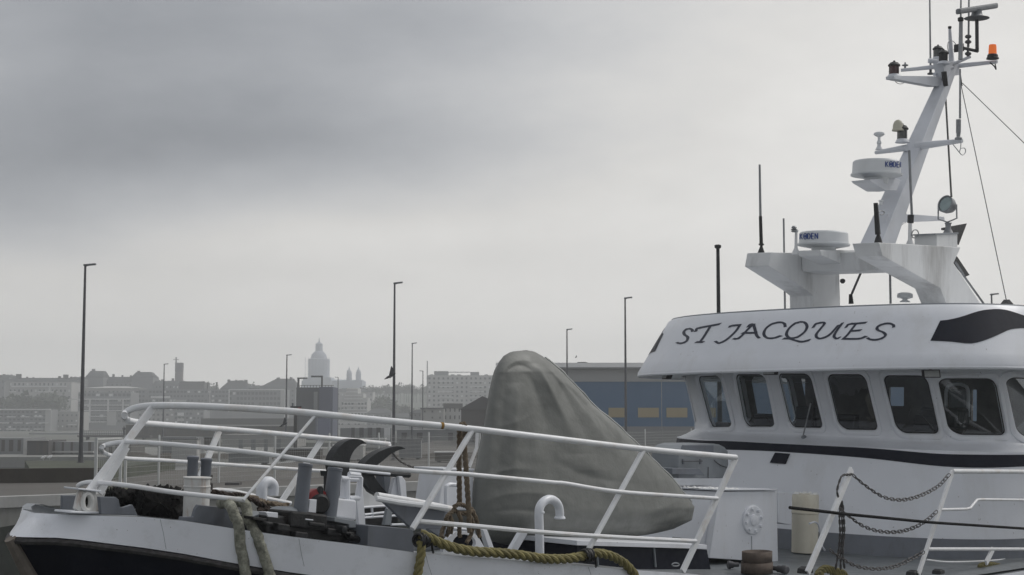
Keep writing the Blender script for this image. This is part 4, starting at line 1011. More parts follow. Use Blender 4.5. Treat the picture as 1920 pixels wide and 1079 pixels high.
# red and white deck lamp between the posts
lp_ = thing('deck_lamp', (0, 0, 0), None, None); lp_.parent = win
c = Pw(*c5(745, 520), wn-.2)
M().lathe([(.115, -.05), (.12, 0), (.115, .04), (.06, .08)], c-UX*.03, (PX-AX*.35), 24).obj('red_cover', RED, lp_)
M().lathe([(.088, .06), (.092, .1), (.07, .12)], c-UX*.045, (PX-AX*.35), 24).obj('black_ring', BLACK, lp_)
pl5([(702, 530), (752, 530), (745, 628), (690, 622)], wn-.08, .05, WHITE, 'white_panel', lp_); pl5([(675, 540), (702, 530), (692, 618), (672, 600)], wn-.1, .08, BLACK, 'side_plate', lp_)
pl5([(752, 530), (790, 545), (795, 610), (745, 625)], wn-.1, .08, BLACK, 'side_plate', lp_); M().lathe([(.03, 0), (.03, .06), (.015, .08)], c+UX*.03+PX*.05, UX, 12).obj('knob', BLACK, lp_)
# white bitts with hoops
bit = thing('white_bitts', (0, 0, 0), None, None); bit.parent = fd
pl5([(895, 520), (1040, 535), (1035, 682), (885, 655)], 1.1, .22, WHITE, 'lower_box', bit, bevel=.015)
lathe_px(c5(948, 520)[0], c5(0, 520)[1], [(9.5, 0), (8, 5), (7.5, 20), (7.5, 28), (10, 33), (10, 37), (6, 38)], 1.0, WHITE, bit, 'bollard')
for pts_ in ([(975, 530), (975, 375), (985, 362), (1060, 362), (1070, 375), (1062, 505), (1055, 520), (985, 520)], [(925, 375), (1000, 382), (1048, 384), (1060, 352), (985, 345)]):
    pipe([c5(*p) for p in pts_], 1.05, .024, bit, 'hoop', WHITE, 8, sm=False)
pl5([(1070, 360), (1085, 430), (1105, 720), (1055, 715), (1040, 540)], .95, .04, WHITE, 'stay_plate', bit)
# two curved dark steel horns and their cross bar
def crescent(outer, inner, w_, th, name, par):
    A_ = cat_rom([(p[0], p[1], 0) for p in outer], 5); n = len(A_); B_ = cat_rom([(p[0], p[1], 0) for p in inner], 5)
    B_ = [B_[min(len(B_)-1, round(i*(len(B_)-1)/(n-1)))] for i in range(n)]
    a1 = [Pw(*c5(p.x, p.y), w_) for p in A_]; b1_ = [Pw(*c5(p.x, p.y), w_) for p in B_]; off = -PX*th
    vs = a1+b1_+[p+off for p in a1]+[p+off for p in b1_]; fs = []
    for i in range(n-1): fs += [(i, i+1, n+i+1, n+i), (2*n+i, 3*n+i, 3*n+i+1, 2*n+i+1), (i, 2*n+i, 2*n+i+1, i+1), (n+i, n+i+1, 3*n+i+1, 3*n+i)]
    fs += [(0, n, 3*n, 2*n), (n-1, 3*n-1, 4*n-1, 2*n-1)]
    return M().add(vs, fs).obj(name, HORN, par, sharp=25)
gl = thing('anchor_windlass', (0, 0, 0), None, None); gl.parent = fd
crescent([(1110, 122), (1075, 98), (1035, 90), (985, 98), (935, 130), (890, 185), (866, 245), (870, 320), (905, 420)], [(1108, 126), (1078, 128), (1050, 145), (1022, 175), (1000, 215), (988, 260), (985, 320), (975, 370), (935, 440)], .6, .10, 'horn', gl)
crescent([(1392, 158), (1350, 145), (1290, 150), (1200, 185), (1130, 235), (1090, 285), (1082, 370), (1110, 430), (1160, 480), (1240, 505), (1262, 500)], [(1390, 162), (1345, 172), (1290, 200), (1235, 245), (1195, 275), (1165, 300), (1160, 340), (1180, 380), (1215, 430), (1250, 470), (1262, 497)], .2, .10, 'horn', gl)
pipe([c5(930, 320), c5(1110, 332), c5(1420, 352)], .3, .03, gl, 'cross_bar', HORN, 8, sm=False); pipe([c5(935, 312), c5(1280, 345)], .42, .014, gl, 'white_bar', WHITE, 8)
pl5([(925, 330), (1080, 340), (1075, 380), (930, 370)], .35, .3, HORN, 'drum', gl)
pl5([(925, 340), (990, 345), (985, 520), (925, 515)], .3, .25, HORN, 'drum', gl)
pl5([(1235, 350), (1285, 352), (1285, 500), (1245, 470)], .1, .12, GREY, 'upright', gl)
pl5([(1315, 375), (1345, 365), (1360, 500), (1285, 510)], .3, .05, WHITE, 'stay_plate', gl); pl5([(1345, 362), (1372, 362), (1395, 395), (1405, 520), (1365, 520)], .35, .04, WHITE, 'stay_plate', gl)
pl5([(1085, 430), (1110, 470), (1250, 560), (1255, 575), (1090, 580)], .3, .04, ARCH, 'guard_plate', gl)
# railing-like frame low behind the bitts
for a, b_ in (((1040, 590), (1290, 572)), ((1035, 665), (1340, 645)), ((1095, 640), (1360, 610)), ((1150, 590), (1155, 655)), ((1260, 580), (1255, 650)), ((1290, 712), (1400, 710))):
    pipe([c5(*a), c5(*b_)], .35, .014, gl, 'frame_bar', WHITE, 6)
pl5([(1050, 585), (1330, 570), (1340, 730), (1050, 720)], .1, .03, BLACK, 'dark_backing', gl, bevel=0)
pl5([(1265, 595), (1300, 610), (1290, 715), (1240, 715)], .5, .04, LGREY, 'stay_plate', gl)
# triangular grey bulwark piece with white pipe edge (port)
def tri(pts, w_, th, mt, name): return pl5(pts, w_, th, mt, name)
tri([(1200, 512), (1690, 590), (1660, 740), (1445, 745)], 1.5, .04, GREY, 'grey_wing_plate')
pl5([(1500, 590), (1700, 600), (1690, 830), (1490, 700)], 1.2, .04, GREY, 'grey_plate')
pipe([c5(1185, 502), c5(1450, 545), c5(1720, 600)], 1.52, .034, fd, 'white_pipe_edge')
# swan neck vents
pipe([c5(348, 560), c5(350, 470), c5(352, 440), c5(368, 412), c5(395, 402), c5(420, 412), c5(435, 440), c5(432, 500)], -1.4, .062, fd, 'swan_neck_vent', WHITE, 14)
sv = pipe([c6(1055, 940), c6(1052, 760), c6(1050, 650), c6(1062, 605), c6(1090, 575), c6(1125, 565), c6(1160, 580), c6(1182, 612), c6(1190, 655), c6(1190, 690)], 1.75, .046, fd, 'swan_neck_vent', WHITE, 16)
M().lathe([(.05, 0), (.053, .01), (.05, .02)], Pw(*c6(1054, 660), 1.75), UX, 16).obj('collar', WHITE, sv); M().lathe([(.052, 0), (.062, .01), (.052, .03)], Pw(*c6(1190, 700), 1.75), UX, 16).obj('collar', WHITE, sv)
# white locker and goose pipe behind the hanging rope
pl5([(405, 362), (610, 362), (600, 640), (365, 640)], .5, .35, WHITE, 'white_locker', conv=c6, bevel=.015); pl5([(400, 356), (614, 358), (614, 372), (400, 370)], .53, .42, WHITE, 'locker_lid', conv=c6)
pl5([(360, 640), (420, 640), (430, 800), (350, 800)], .9, .15, LGREY, 'small_box', conv=c6, bevel=.02)
pipe([c6(420, 640), c6(420, 500), c6(428, 475), c6(450, 465), c6(490, 468)], .95, .022, fd, 'white_pipe', WHITE, 8)
# white fairlead with round eye under the hanging rope
ey2 = [(545+78*math.cos(a*math.pi/12), 860+58*math.sin(a*math.pi/12)) for a in range(24)]
around([(485, 785), (600, 785), (640, 820), (690, 905), (690, 925), (400, 925), (400, 880), (430, 830)], ey2, 1.75, .04, WHITE, 'fairlead', fd, c6)
pl5([(670, 770), (700, 770), (750, 905), (715, 905)], 1.6, .06, WHITE, 'short_strut', conv=c6); pl5([(925, 790), (975, 795), (905, 915), (855, 910)], 1.6, .05, WHITE, 'short_strut', conv=c6)
# raised winch bed aft of them: white coaming, shade of the recess painted as a dark side
bed = thing('winch_bed', (0, 0, 0), None, None); bed.parent = fd
plate([(1082, 1014), (1326, 1022), (1326, 1030), (1082, 1023)], 1.38, 2.3, WHITE, bed, 'white_coaming')
plate([(1082, 1024), (1326, 1031), (1333, 1068), (1200, 1068), (1082, 1056)], 1.3, 2.1, DARKBLUE, bed, 'painted_shade_side')
for x in (c6(1440, 0)[0], c6(1830, 0)[0]): plate([(x, 1028), (x+2, 1028), (x+5, 1064), (x+3, 1064)], 1.32, .03, LGREY, bed, 'rib')
M().tube([Pw(1267+7*math.cos(a), 1059+3*math.sin(a), 1.5) for a in [k*math.pi/5 for k in range(10)]], .008, 6, closed=True).obj('ring', LGREY, bed)
# companionway casing with bolted disc
cas = thing('casing', (0, 0, 0), None, None); cas.parent = boat; cas.location = W(10, 0, -1.5)-boat.location
wc = .6
pc = [zR(600, 450), zR(1028, 445), zR(1040, 985), zR(520, 950)]
CN = (Vector((.60, -.80, 0))+UX*0).normalized(); CD = Vector((.80, .60, 0)); c00 = Pw(*pc[0], wc)
def onC(px, py, off=0):
    r_ = ray(px, py); o_ = Vector((0, 0, EYE)); return o_+r_*((c00+CN*off-o_).dot(CN)/r_.dot(CN))
C_ = [onC(*p) for p in pc]
M().prism(C_, -CN*1.55).obj('casing_body', WHITE, cas, bevel=.01)
tl = [onC(*zR(590, 443), .03), onC(*zR(1034, 441), .03)]
M().prism([tl[0], tl[1], tl[1]-CN*1.61, tl[0]-CN*1.61], UX*.02).obj('casing_top', WHITE, cas, bevel=.006)
dc = onC(*zR(845, 663)); r_ = 94/4.011*dc.y/2900
o = M().lathe([(r_*1.14, 0), (r_*1.14, .02), (r_*1.08, .028), (r_*.45, .03), (r_*.44, .045), (r_*.36, .05)], dc, CN, 32).obj('flange_disc', WHITE, cas, sharp=30)
for k in range(8):
    a = math.pi/4*k+.2; c = dc+CN*.028+(CD*math.cos(a)+UX*math.sin(a))*r_*.86; M().lathe([(.024, 0), (.024, .02), (.018, .028)], c, CN, 6, False).obj('bolt', WHITE, o)
f0 = C_[0]; fdn = C_[3]; e1 = -CN; a, b_ = (.12, .12), (.95, .85)
p = [f0.lerp(fdn, a[1])+e1*a[0], f0.lerp(fdn, a[1])+e1*b_[0], f0.lerp(fdn, b_[1])+e1*b_[0], f0.lerp(fdn, b_[1])+e1*a[0]]
dr = M().prism(p, -CD*.025).obj('door', WHITE, cas, bevel=.006)
M().tube([p[2].lerp(p[3], .3)-CD*.04+UX*.1, p[2].lerp(p[3], .5)-CD*.06+UX*.1, p[2].lerp(p[3], .75)-CD*.04+UX*.06], .012, 6).obj('handle', GALV, dr)
M().tube([onC(*zR(840, 785), .006), onC(*zR(841, 900), .006)], .004, 5).obj('weld_seam', LGREY, cas)
plate([zR(1040, 455), zR(1140, 455), zR(1140, 700), (zR(1040, 682))], .75, .5, WHITE, cas, 'side_box')
# snow-like white splashes of gull droppings on the casing
DROP = mat('white_droppings', (.85, .85, .83), .9, var=.05, bump=.6, bscale=30)
m = M(); rr2 = random.Random(9)
for k in range(26):
    c = tl[0].lerp(tl[1], rr2.uniform(-.0, .45))-CN*rr2.uniform(.05, 1.0)+UX*.022; m.lathe([(rr2.uniform(.015, .05), 0), (.008, rr2.uniform(.006, .02))], c, UX, 8)
m.obj('droppings', DROP, cas)
# grey cowl ventilator standing left of the casing
vt = thing('ventilator', (0, 0, 0), None, None); vt.parent = cas
wv = -.25
cw = [(290, 350), (290, 170), (300, 130), (330, 105), (380, 92), (560, 90), (600, 95), (640, 115), (665, 150), (668, 250), (625, 350)]
plate([zR(*p) for p in cw], wv, .45, LGREY, vt, 'cowl', .015); plate([zR(330, 100), zR(555, 100), zR(555, 160), zR(500, 165), zR(310, 150)], wv+.02, .03, GREY, vt, 'hood')
plate([zR(243, 275), zR(450, 278), zR(490, 330), zR(470, 325), zR(245, 318)], wv+.16, .3, GREY, vt, 'shelf')
for x in (330, 460): plate([zR(x-6, 205), zR(x+6, 205), zR(x+6, 242), zR(x-6, 242)], wv+.015, .02, GREY, vt, 'hinge')
pipe([zR(320, 222), zR(470, 220)], wv+.03, .008, vt, 'hinge_rod', POLE, 6); pipe([zR(515, 265), zR(514, 350)], wv+.01, .006, vt, 'seam', POLE, 5)
pipe([zR(560, 215), zR(590, 240), zR(620, 258), zR(655, 268)], wv+.01, .006, vt, 'seam', POLE, 5)
# cream vent cylinder with cap on the side deck
q = hh(*zR(1240, 905), dk(11)+.02); vcx = W(q[0], q[1], q[2]); kk = vcx.y/2900; k4 = kk/4.011
o = M().lathe([(98*k4, 0), (98*k4, 285*k4), (104*k4, 288*k4), (104*k4, 300*k4), (99*k4, 302*k4), (99*k4, 415*k4), (94*k4, 428*k4), (40*k4, 436*k4)], vcx, UX, 32).obj('cream_vent', CREAM, cas, sharp=30)
m = M()
for k in range(30):
    a = rr2.uniform(0, 6.28); d_ = rr2.uniform(0, 85)*k4; m.lathe([(rr2.uniform(.01, .04), 0), (.006, rr2.uniform(.01, .04))], vcx+UX*(430*k4)+(AX*math.cos(a)+PX*math.sin(a))*d_, UX, 7)
m.obj('droppings', DROP, cas)
pipe([zR(1275, 690), zR(1320, 680), zR(1350, 720), zR(1372, 860), zR(1350, 830), zR(1390, 890)], q[1]+.35, .014, cas, 'pipe', WHITE, 7)

# ---------------------------------------------------- chains, ropes, hose, cover: things of their own
CH = [([(170, 335), (240, 395), (340, 465), (420, 500), (520, 512), (620, 495), (720, 455), (810, 400), (880, 325)], 'upper sagging chain between the two gangway posts'),
      ([(75, 590), (130, 635), (220, 700), (320, 740), (430, 755), (540, 745), (640, 710), (720, 660), (790, 600)], 'middle sagging chain crossing the black rod between the gangway posts'),
      ([(0, 900), (60, 945), (160, 1000), (260, 1026), (370, 1030), (480, 1010), (590, 960), (690, 905)], 'lowest sagging chain just above the deck between the gangway posts')]
for pts_, lab in CH:
    o = linkchain(pts_, WR+.02, None, 'chain', conv=zS, ll=.105, r=.006); tag(o, lab, 'chain', 'chains hanging between the gangway posts')
o = linkchain([(140, 320), (80, 330), (55, 380), (40, 440), (45, 480)], WR+.02, None, 'chain', conv=zS, ll=.05, r=.008); tag(o, 'short bunched chain looped over the top of the slanting gangway post', 'chain', 'chains hanging between the gangway posts')
m = M()
for dx in (-10, 8, 22):
    pts_ = [(70+dx*.5, 540), (68+dx, 640), (72+dx, 760), (60+dx, 900), (50+dx*2, 1020)]
    P2 = linkchain(pts_, WR-.05+dx*.002, None, None, conv=zS, ll=.05, r=.0075); m.add(P2.v, P2.f, True)
o = m.obj('chain', CHAIN); tag(o, 'bundle of chain ends hanging straight down behind the slanting gangway post', 'chain', 'chains hanging between the gangway posts')
o = pipe([zR(1128, 570), zR(1430, 605), zS(90, 618), zS(750, 682), zS(1420, 726), (2050, 1003)], WR+.06, .018, None, 'boat_hook', mat('matt_black', (.006, .006, .007), .8, var=.2, spec=.15), 8, sm=False)
tag(o, 'long thin black pole lying fore and aft across the gangway chains', 'pole')
# fire hose coil on the deck
hq = hh(*zR(880, 1060), dk(9)+.01); hc = W(*hq); kh = hc.y/2900/4.011
hb = thing('fire_hose', hc, 'flat brown fire hose coiled in two layers on the side deck, with couplings', 'hose')
for z0, z1, rx in ((0, 80, 128), (82, 158, 122)):
    m = M()
    for k in range(7):
        f_ = 1-k*.12; n = 40; vs = []
        for zz in (z0, z1-2*k):
            for q in range(n):
                a = 2*math.pi*q/n; vs.append(hc+(AX*math.cos(a)*1.15+PX*math.sin(a)*.75)*rx*kh*1.0*f_+UX*zz*kh)
        m.add(vs, [(i, (i+1) % n, n+(i+1) % n, n+i) for i in range(n)], True)
    oo = m.obj('hose_layer', HOSE, hb, sharp=180, fix=False); so_ = oo.modifiers.new('s', 'SOLIDIFY'); so_.thickness = .012
for a, b_ in (((700, 1000), (660, 1000)), ((1040, 1030), (1110, 1040))):
    A_, B_ = W(*hh(*zR(*a), hq[2]+.05)), W(*hh(*zR(*b_), hq[2]+.05)); d = (B_-A_)
    L_ = d.length
    M().lathe([(.03, -L_), (.03, 0), (.045, .0), (.045, L_*.45), (.055, L_*.5), (.055, L_*.9), (.04, L_)], A_, d, 14, True).obj('coupling', POLE, hb, sharp=30)
# hanging brown ropes
hr = thing('hanging_rope', Pw(*c6(540, 100), 2.1), 'brown twisted rope hung in a long loop over the bow rail, knotted below', 'rope')
def wr6(px, py): return near_pts([c6(px, py)], 0.0)[0][1]
WT = 1.95
m = M(); rope(m, [Pw(*c6(*p), WT+dw) for p, dw in (((512, 600), -.1), ((510, 450), -.06), ((508, 300), -.03), ((512, 180), 0), ((512, 95), .03), ((522, 62), .08), ((540, 55), .12), ((548, 90), .12), ((545, 200), .08), ((556, 350), .06), ((565, 500), .05), ((575, 640), .05), ((580, 800), .05))], .026); m.obj('strand', ROPEB, hr)
m = M()
for pts_ in ([(470, 620), (510, 600), (560, 615), (600, 640), (560, 660), (500, 655), (470, 625)], [(480, 640), (430, 680), (410, 740), (390, 800), (400, 830)], [(600, 640), (625, 700), (640, 780), (650, 830)], [(500, 650), (520, 700), (510, 760), (515, 830)], [(440, 660), (460, 720), (450, 800)], [(560, 650), (600, 720), (590, 800), (560, 860)], [(420, 700), (440, 760), (425, 815)]):
    rope(m, [Pw(*c6(*p), WT-.05+.03*math.sin(i*2)) for i, p in enumerate(pts_)], .022)
m.obj('knot', ROPEB, hr)
# yellow braided hawser
yr = thing('yellow_hawser', Pw(*c6(640, 915), 1.9), 'thick yellow-green braided hawser lying along the port gunwale', 'rope')
yp = [(232, 800), (290, 825), (370, 862), (470, 895), (600, 918), (740, 925), (900, 940), (1040, 962), (1180, 968), (1300, 955), (1380, 935), (1450, 930), (1540, 955), (1620, 1005), (1680, 1075), (1700, 1130)]
m = M(); WY = []
for i, p in enumerate(yp):
    a = near_pts([c6(*p)], -.9)[0] if i < 30 else None; WY.append(W(a[0], a[1]+.03, a[2]))
rope(m, WY, .047, n=8, turns_per=.26); m.obj('braid', ROPEY, yr)
for cc in (240, 1355):
    c = near_pts([c6(cc, 840 if cc < 300 else 945)], -.9)[0]; C0_ = W(c[0], c[1]+.03, c[2]); m = M(); h_ = []
    for k in range(90):
        a = k*.42; h_.append(C0_+AX*(.0014*k-.06)+(PX*math.cos(a)+UX*math.sin(a))*(.060+.004*math.sin(k)))
    h_ += [C0_+PX*.05-UX*.09+AX*.09, C0_-UX*.12+AX*.16]; m.tube(h_, .011, 6); m.obj('lashing', BLACK, yr)
yv = thing('yellow_rope_tail', Pw(*c6(225, 960), 1.9), 'short end of yellow braided rope hanging over the white bulwark below the grey locker', 'rope')
m = M(); rope(m, [(lambda a: W(a[0], a[1]+.04, a[2]))(near_pts([c6(*p)], -.95)[0]) for p in ((228, 850), (232, 900), (225, 960), (215, 1020), (205, 1080), (200, 1130))], .042, turns_per=.22); m.obj('braid', ROPEY, yv)
yq = thing('yellow_rope_coil', Pw(1560, 1075, WR), 'coil of yellow rope at the foot of the slanting gangway post', 'rope')
m = M()
for k in range(4): rope(m, [Pw(1548+dx*(8+k), 1076-k*2+dy*6, WR-.1) for dx, dy in ((-1.6, 1.5), (-1, 0), (0, -1), (1.5, -.3), (3, .5), (3.6, 2))], .03)
m.obj('turns', ROPEY, yq)
yq = thing('brown_yellow_rope_coil', Pw(1880, 1070, WR), 'coil of brown and yellow rope at the bottom right corner on the bulwark', 'rope')
m = M()
for k in range(6): rope(m, [Pw(1836+12*x+k*3, 1062+k*4+y*7, WR-.1) for x, y in ((0, .3), (.5, -.4), (1.6, -.6), (3, -.2), (5, .5), (8, 1.4))], .034)
m.obj('turns', ROPEY, yq)
for px, py, q1, q2 in ((1519, 1070, .09, .035), (1722, 1075, .12, .03), (1768, 1073, .08, .03)):
    M().prism([Pw(px, py, WR)+AX*(q1*a)+UX*(q2*b_) for a, b_ in ((-1, -1), (1, -1), (.9, .7), (.1, 1.1), (-.8, .6))], -PX*.12).obj('foot_clamp', BLACK, fd, bevel=.012)
# two thick mossy mooring lines over the bow
for pts_, lab, dw in (([(60, 560), (85, 548), (115, 560), (135, 600), (145, 700), (160, 820), (180, 950), (205, 1080), (215, 1140)], 'thick mossy mooring line over the port bow, the left one of the pair', 0), ([(165, 550), (200, 542), (235, 575), (255, 680), (280, 780), (320, 900), (365, 1040), (390, 1120)], 'thick mossy mooring line over the port bow, the right one of the pair', .03)):
    P_ = []
    for i, p in enumerate(pts_):
        if i < 4: q = hw(*c5(*p), [1.0, 1.1, 1.2, 1.3][i])
        else:
            q = near_pts([c5(*p)], -1.05)[0]; q = (q[0], q[1]+.06, q[2])
        P_.append(W(*q))
    P_ = cat_rom(P_, 5); P_ = [p+Vector((random.uniform(-1, 1), random.uniform(-1, 1), random.uniform(-1, 1)))*.004 for p in P_]
    o = M().tube(P_, [.047*(1+.015*math.sin(i*1.9)) for i in range(len(P_))], 14).obj('mooring_line', ROPEM); tag(o, lab, 'rope', 'thick mossy mooring lines over the bow')
for seed, pts_, mt, lab in ((1, [(230, 520), (300, 530), (380, 545), (470, 560), (540, 580)], ROPEB, 'tangle of brown rope on deck between the swan neck vent and the roller stand'), (2, [(190, 500), (260, 510), (330, 560), (400, 590), (330, 600)], mat('dark_rope', (.05, .035, .028), .9, var=.4, scale=14, bump=.8, bscale=50), 'tangle of dark rope on deck behind the mossy mooring lines'), (3, [(0, 480), (100, 485), (180, 500), (240, 512)], MATS['dark_rope'] if 'dark_rope' in MATS else NET, 'length of dark rope on deck right of the rusty white post')):
    m = M(); r3 = random.Random(seed)
    for k in range(5): rope(m, [Pw(*c5(p[0]+r3.uniform(-14, 14), p[1]+r3.uniform(-14, 14)), .2+r3.uniform(-.2, .3)) for p in pts_], .02, strands=2)
    o = m.obj('rope_tangle', mt); tag(o, lab, 'rope')
o = linkchain([(1040, 470), (1120, 560), (1250, 620), (1420, 640), (1640, 605)], -.6, None, 'chain', conv=lambda x, y: (540+x/5.333, 760+y/5.333), ll=.05, r=.005); tag(o, 'thin dark chain sagging from the tip of the curved horn to the white locker', 'chain')

# tarpaulin cover over the deck machine
tv = thing('covered_deck_machine', W(7.0, .35, -1.5), 'tall deck machine wrapped in a grey-green tarpaulin, peaked at left and trailing to the right', 'covered machine')
LEFT = [(657, 985), (660, 958), (668, 944), (680, 935), (700, 926), (730, 919), (760, 914), (800, 907), (850, 897), (900, 889), (950, 885), (980, 886), (1003, 893), (1014, 915), (1022, 950), (1028, 985)]
RIGHT = [(657, 988), (660, 1003), (668, 1017), (680, 1033), (700, 1056), (730, 1085), (760, 1112), (800, 1160), (850, 1212), (900, 1262), (950, 1302), (975, 1297), (992, 1262), (1002, 1218), (1010, 1150), (1028, 1000)]
nR, nC = 150, 200; vs = []
rid = lambda u, c, wd, am: am*math.exp(-((u-c)/wd)**2)
for i in range(nR+1):
    t = i/nR; y = 657+(1028-657)*(t**1.15)
    xl = lerp_tab(LEFT, y) if y < 1027 else 983; xr = lerp_tab(RIGHT, y) if y < 1027 else 1002
    cxm, hwid = (xl+xr)/2, max(.5, (xr-xl)/2)
    dep = .80*(1-math.exp(-(.10+hwid*.0048)/.55))*(1 if y < 950 else max(.12, 1-((y-950)/80)**2))
    dep *= (1-math.exp(-(y-654.5)/20))**.6
    for j in range(nC):
        a = 2*math.pi*j/nC; ca, sa = math.cos(a), math.sin(a)
        ca2 = math.copysign(abs(ca)**.9, ca); sa2 = math.copysign(abs(sa)**.85, sa)
        px = cxm+ca2*hwid; v = (y-657)/370; n_ = 0
        if sa > 0:
            f1 = min(1, v*4)*min(1, sa*1.6)
            # long folds that spring from the peak and fan out down to the right, in pixel-like units of the cover
            def fold(x0, x1, y0, y1, wd, am):
                if y < y0 or y > y1: return 0
                q = (y-y0)/(y1-y0); xc = x0+(x1-x0)*q**.85; return am*1.15*math.exp(-abs((px-xc)/(wd*1.15*(1+q)))**1.25)*math.sin(math.pi*q**.62)
            n_ += fold(1003, 1085, 684, 850, 8, .075)-fold(988, 1045, 700, 860, 10, .055)+fold(1022, 1170, 690, 880, 9, .05)-fold(1030, 1120, 700, 870, 9, .05)
            n_ += fold(1040, 1235, 705, 900, 8, .035)-fold(1050, 1200, 720, 880, 8, .03)+fold(972, 960, 720, 1010, 14, .035)-fold(950, 930, 700, 1005, 12, .03)
            n_ += fold(930, 912, 700, 960, 8, .02)+fold(1000, 1010, 740, 960, 12, .03)-fold(1010, 1050, 760, 1000, 14, .03)+fold(1085, 1180, 850, 990, 22, .03)-fold(1100, 1150, 880, 1000, 20, .04)
            # crosswise creases
            def crease(xa, ya, xb, yb, sag, wd, am):
                if px < min(xa, xb) or px > max(xa, xb): return 0
                q = (px-xa)/(xb-xa); yc = ya+(yb-ya)*q+sag*math.sin(math.pi*q); return am*1.1*math.exp(-abs((y-yc)/(wd*.9))**1.2)*math.sin(math.pi*q)
            n_ += -crease(938, 712, 1006, 706, -22, 6, .022)+crease(935, 702, 1012, 690, -18, 7, .02)
            n_ += -crease(905, 960, 1090, 985, -20, 7, .03)+crease(900, 940, 1100, 955, -28, 12, .03)-crease(1060, 960, 1290, 945, 22, 12, .045)+crease(1090, 985, 1290, 925, 10, 9, .03)
            n_ += -crease(1140, 990, 1296, 965, 6, 5, .03)+crease(895, 905, 1010, 880, -14, 8, .02)-crease(1010, 850, 1210, 905, 14, 10, .025)+crease(920, 800, 1010, 770, 8, 8, .012)
            n_ *= min(1, sa*1.8)
            n_ += (.008*math.sin(px*.19+y*.07+2*math.sin(y*.05))*.2+.0012*math.sin(px*.11-y*.23+1.7*math.sin(px*.06)))*f1
            n_ += .006*math.sin(y*.10+math.sin(px*.05)*2)*f1*math.exp(-((px-(xr-18))/14)**2)
            n_ += .005*math.sin(y*.09+1)*f1*math.exp(-((px-(xl+14))/12)**2)
        p = Pw(px, y, .42)+Vector((0, -1, 0))*(sa2*dep+n_*1.0)
        vs.append(p)
# flat seam along the aft edge: pinch with small scallops
m = M(); m.add(vs, [(i*nC+j, i*nC+(j+1) % nC, (i+1)*nC+(j+1) % nC, (i+1)*nC+j) for i in range(nR) for j in range(nC)]+[tuple(range(nC)), tuple(range((nR+1)*nC-1, nR*nC-1, -1))], True)
m.obj('tarpaulin', TARP, tv, sharp=180)
sm_ = [Pw(lerp_tab(RIGHT, y)+.6+1.3*math.sin(y*.21)*math.sin(y*.083), y, .42) for y in range(672, 944, 5)]
M().tube(sm_, .018, 6).obj('seam', mat('tarp_seam', (.40, .41, .40), .6, var=.2), tv)
sm_ = [Pw(lerp_tab(LEFT, y)+1.0, y, .42) for y in range(690, 990, 8)]
M().tube(sm_, .012, 6).obj('seam', TARP, tv)

# ------------------------------------------------------------------ the town across the harbour
def cm(name, col, **k): return mat(name, col, .85, var=k.pop('var', .12), scale=k.pop('scale', .15), stain=tuple(c*.6 for c in col), samt=.5, sscale=.12, **k)
C_PALE, C_STONE, C_GREY, C_DARK = cm('pale_render', (.46, .455, .44)), cm('buff_stone', (.34, .335, .32)), cm('grey_render', (.22, .225, .23)), cm('dark_brick', (.075, .072, .07))
C_SLATE, C_GLASS, C_TRIM = cm('slate_roof', (.040, .044, .048)), mat('town_window', (.035, .04, .045), .3, var=.3), cm('white_balcony', (.72, .72, .71))
C_BROWN = cm('brown_cladding', (.09, .082, .072))
_u = M(); _u.bbox(-.5, .5, -.5, .5, -.5, .5)
def unit(mt, cache={}):
    if mt.name not in cache:
        o = _u.obj('unit', mt); cache[mt.name] = o.data; bpy.data.objects.remove(o)
    return cache[mt.name]
def cube(par, name, mt, x0, x1, y0, y1, z0, z1):
    o = bpy.data.objects.new(name, unit(mt)); sc.collection.objects.link(o); o.parent = par
    o.location = ((x0+x1)/2, (y0+y1)/2, (z0+z1)/2); o.scale = (abs(x1-x0), abs(y1-y0), abs(z1-z0)); return o
def X(px, d): return at(px, 600, d).x
def Z(py, d): return at(960, py, d).z
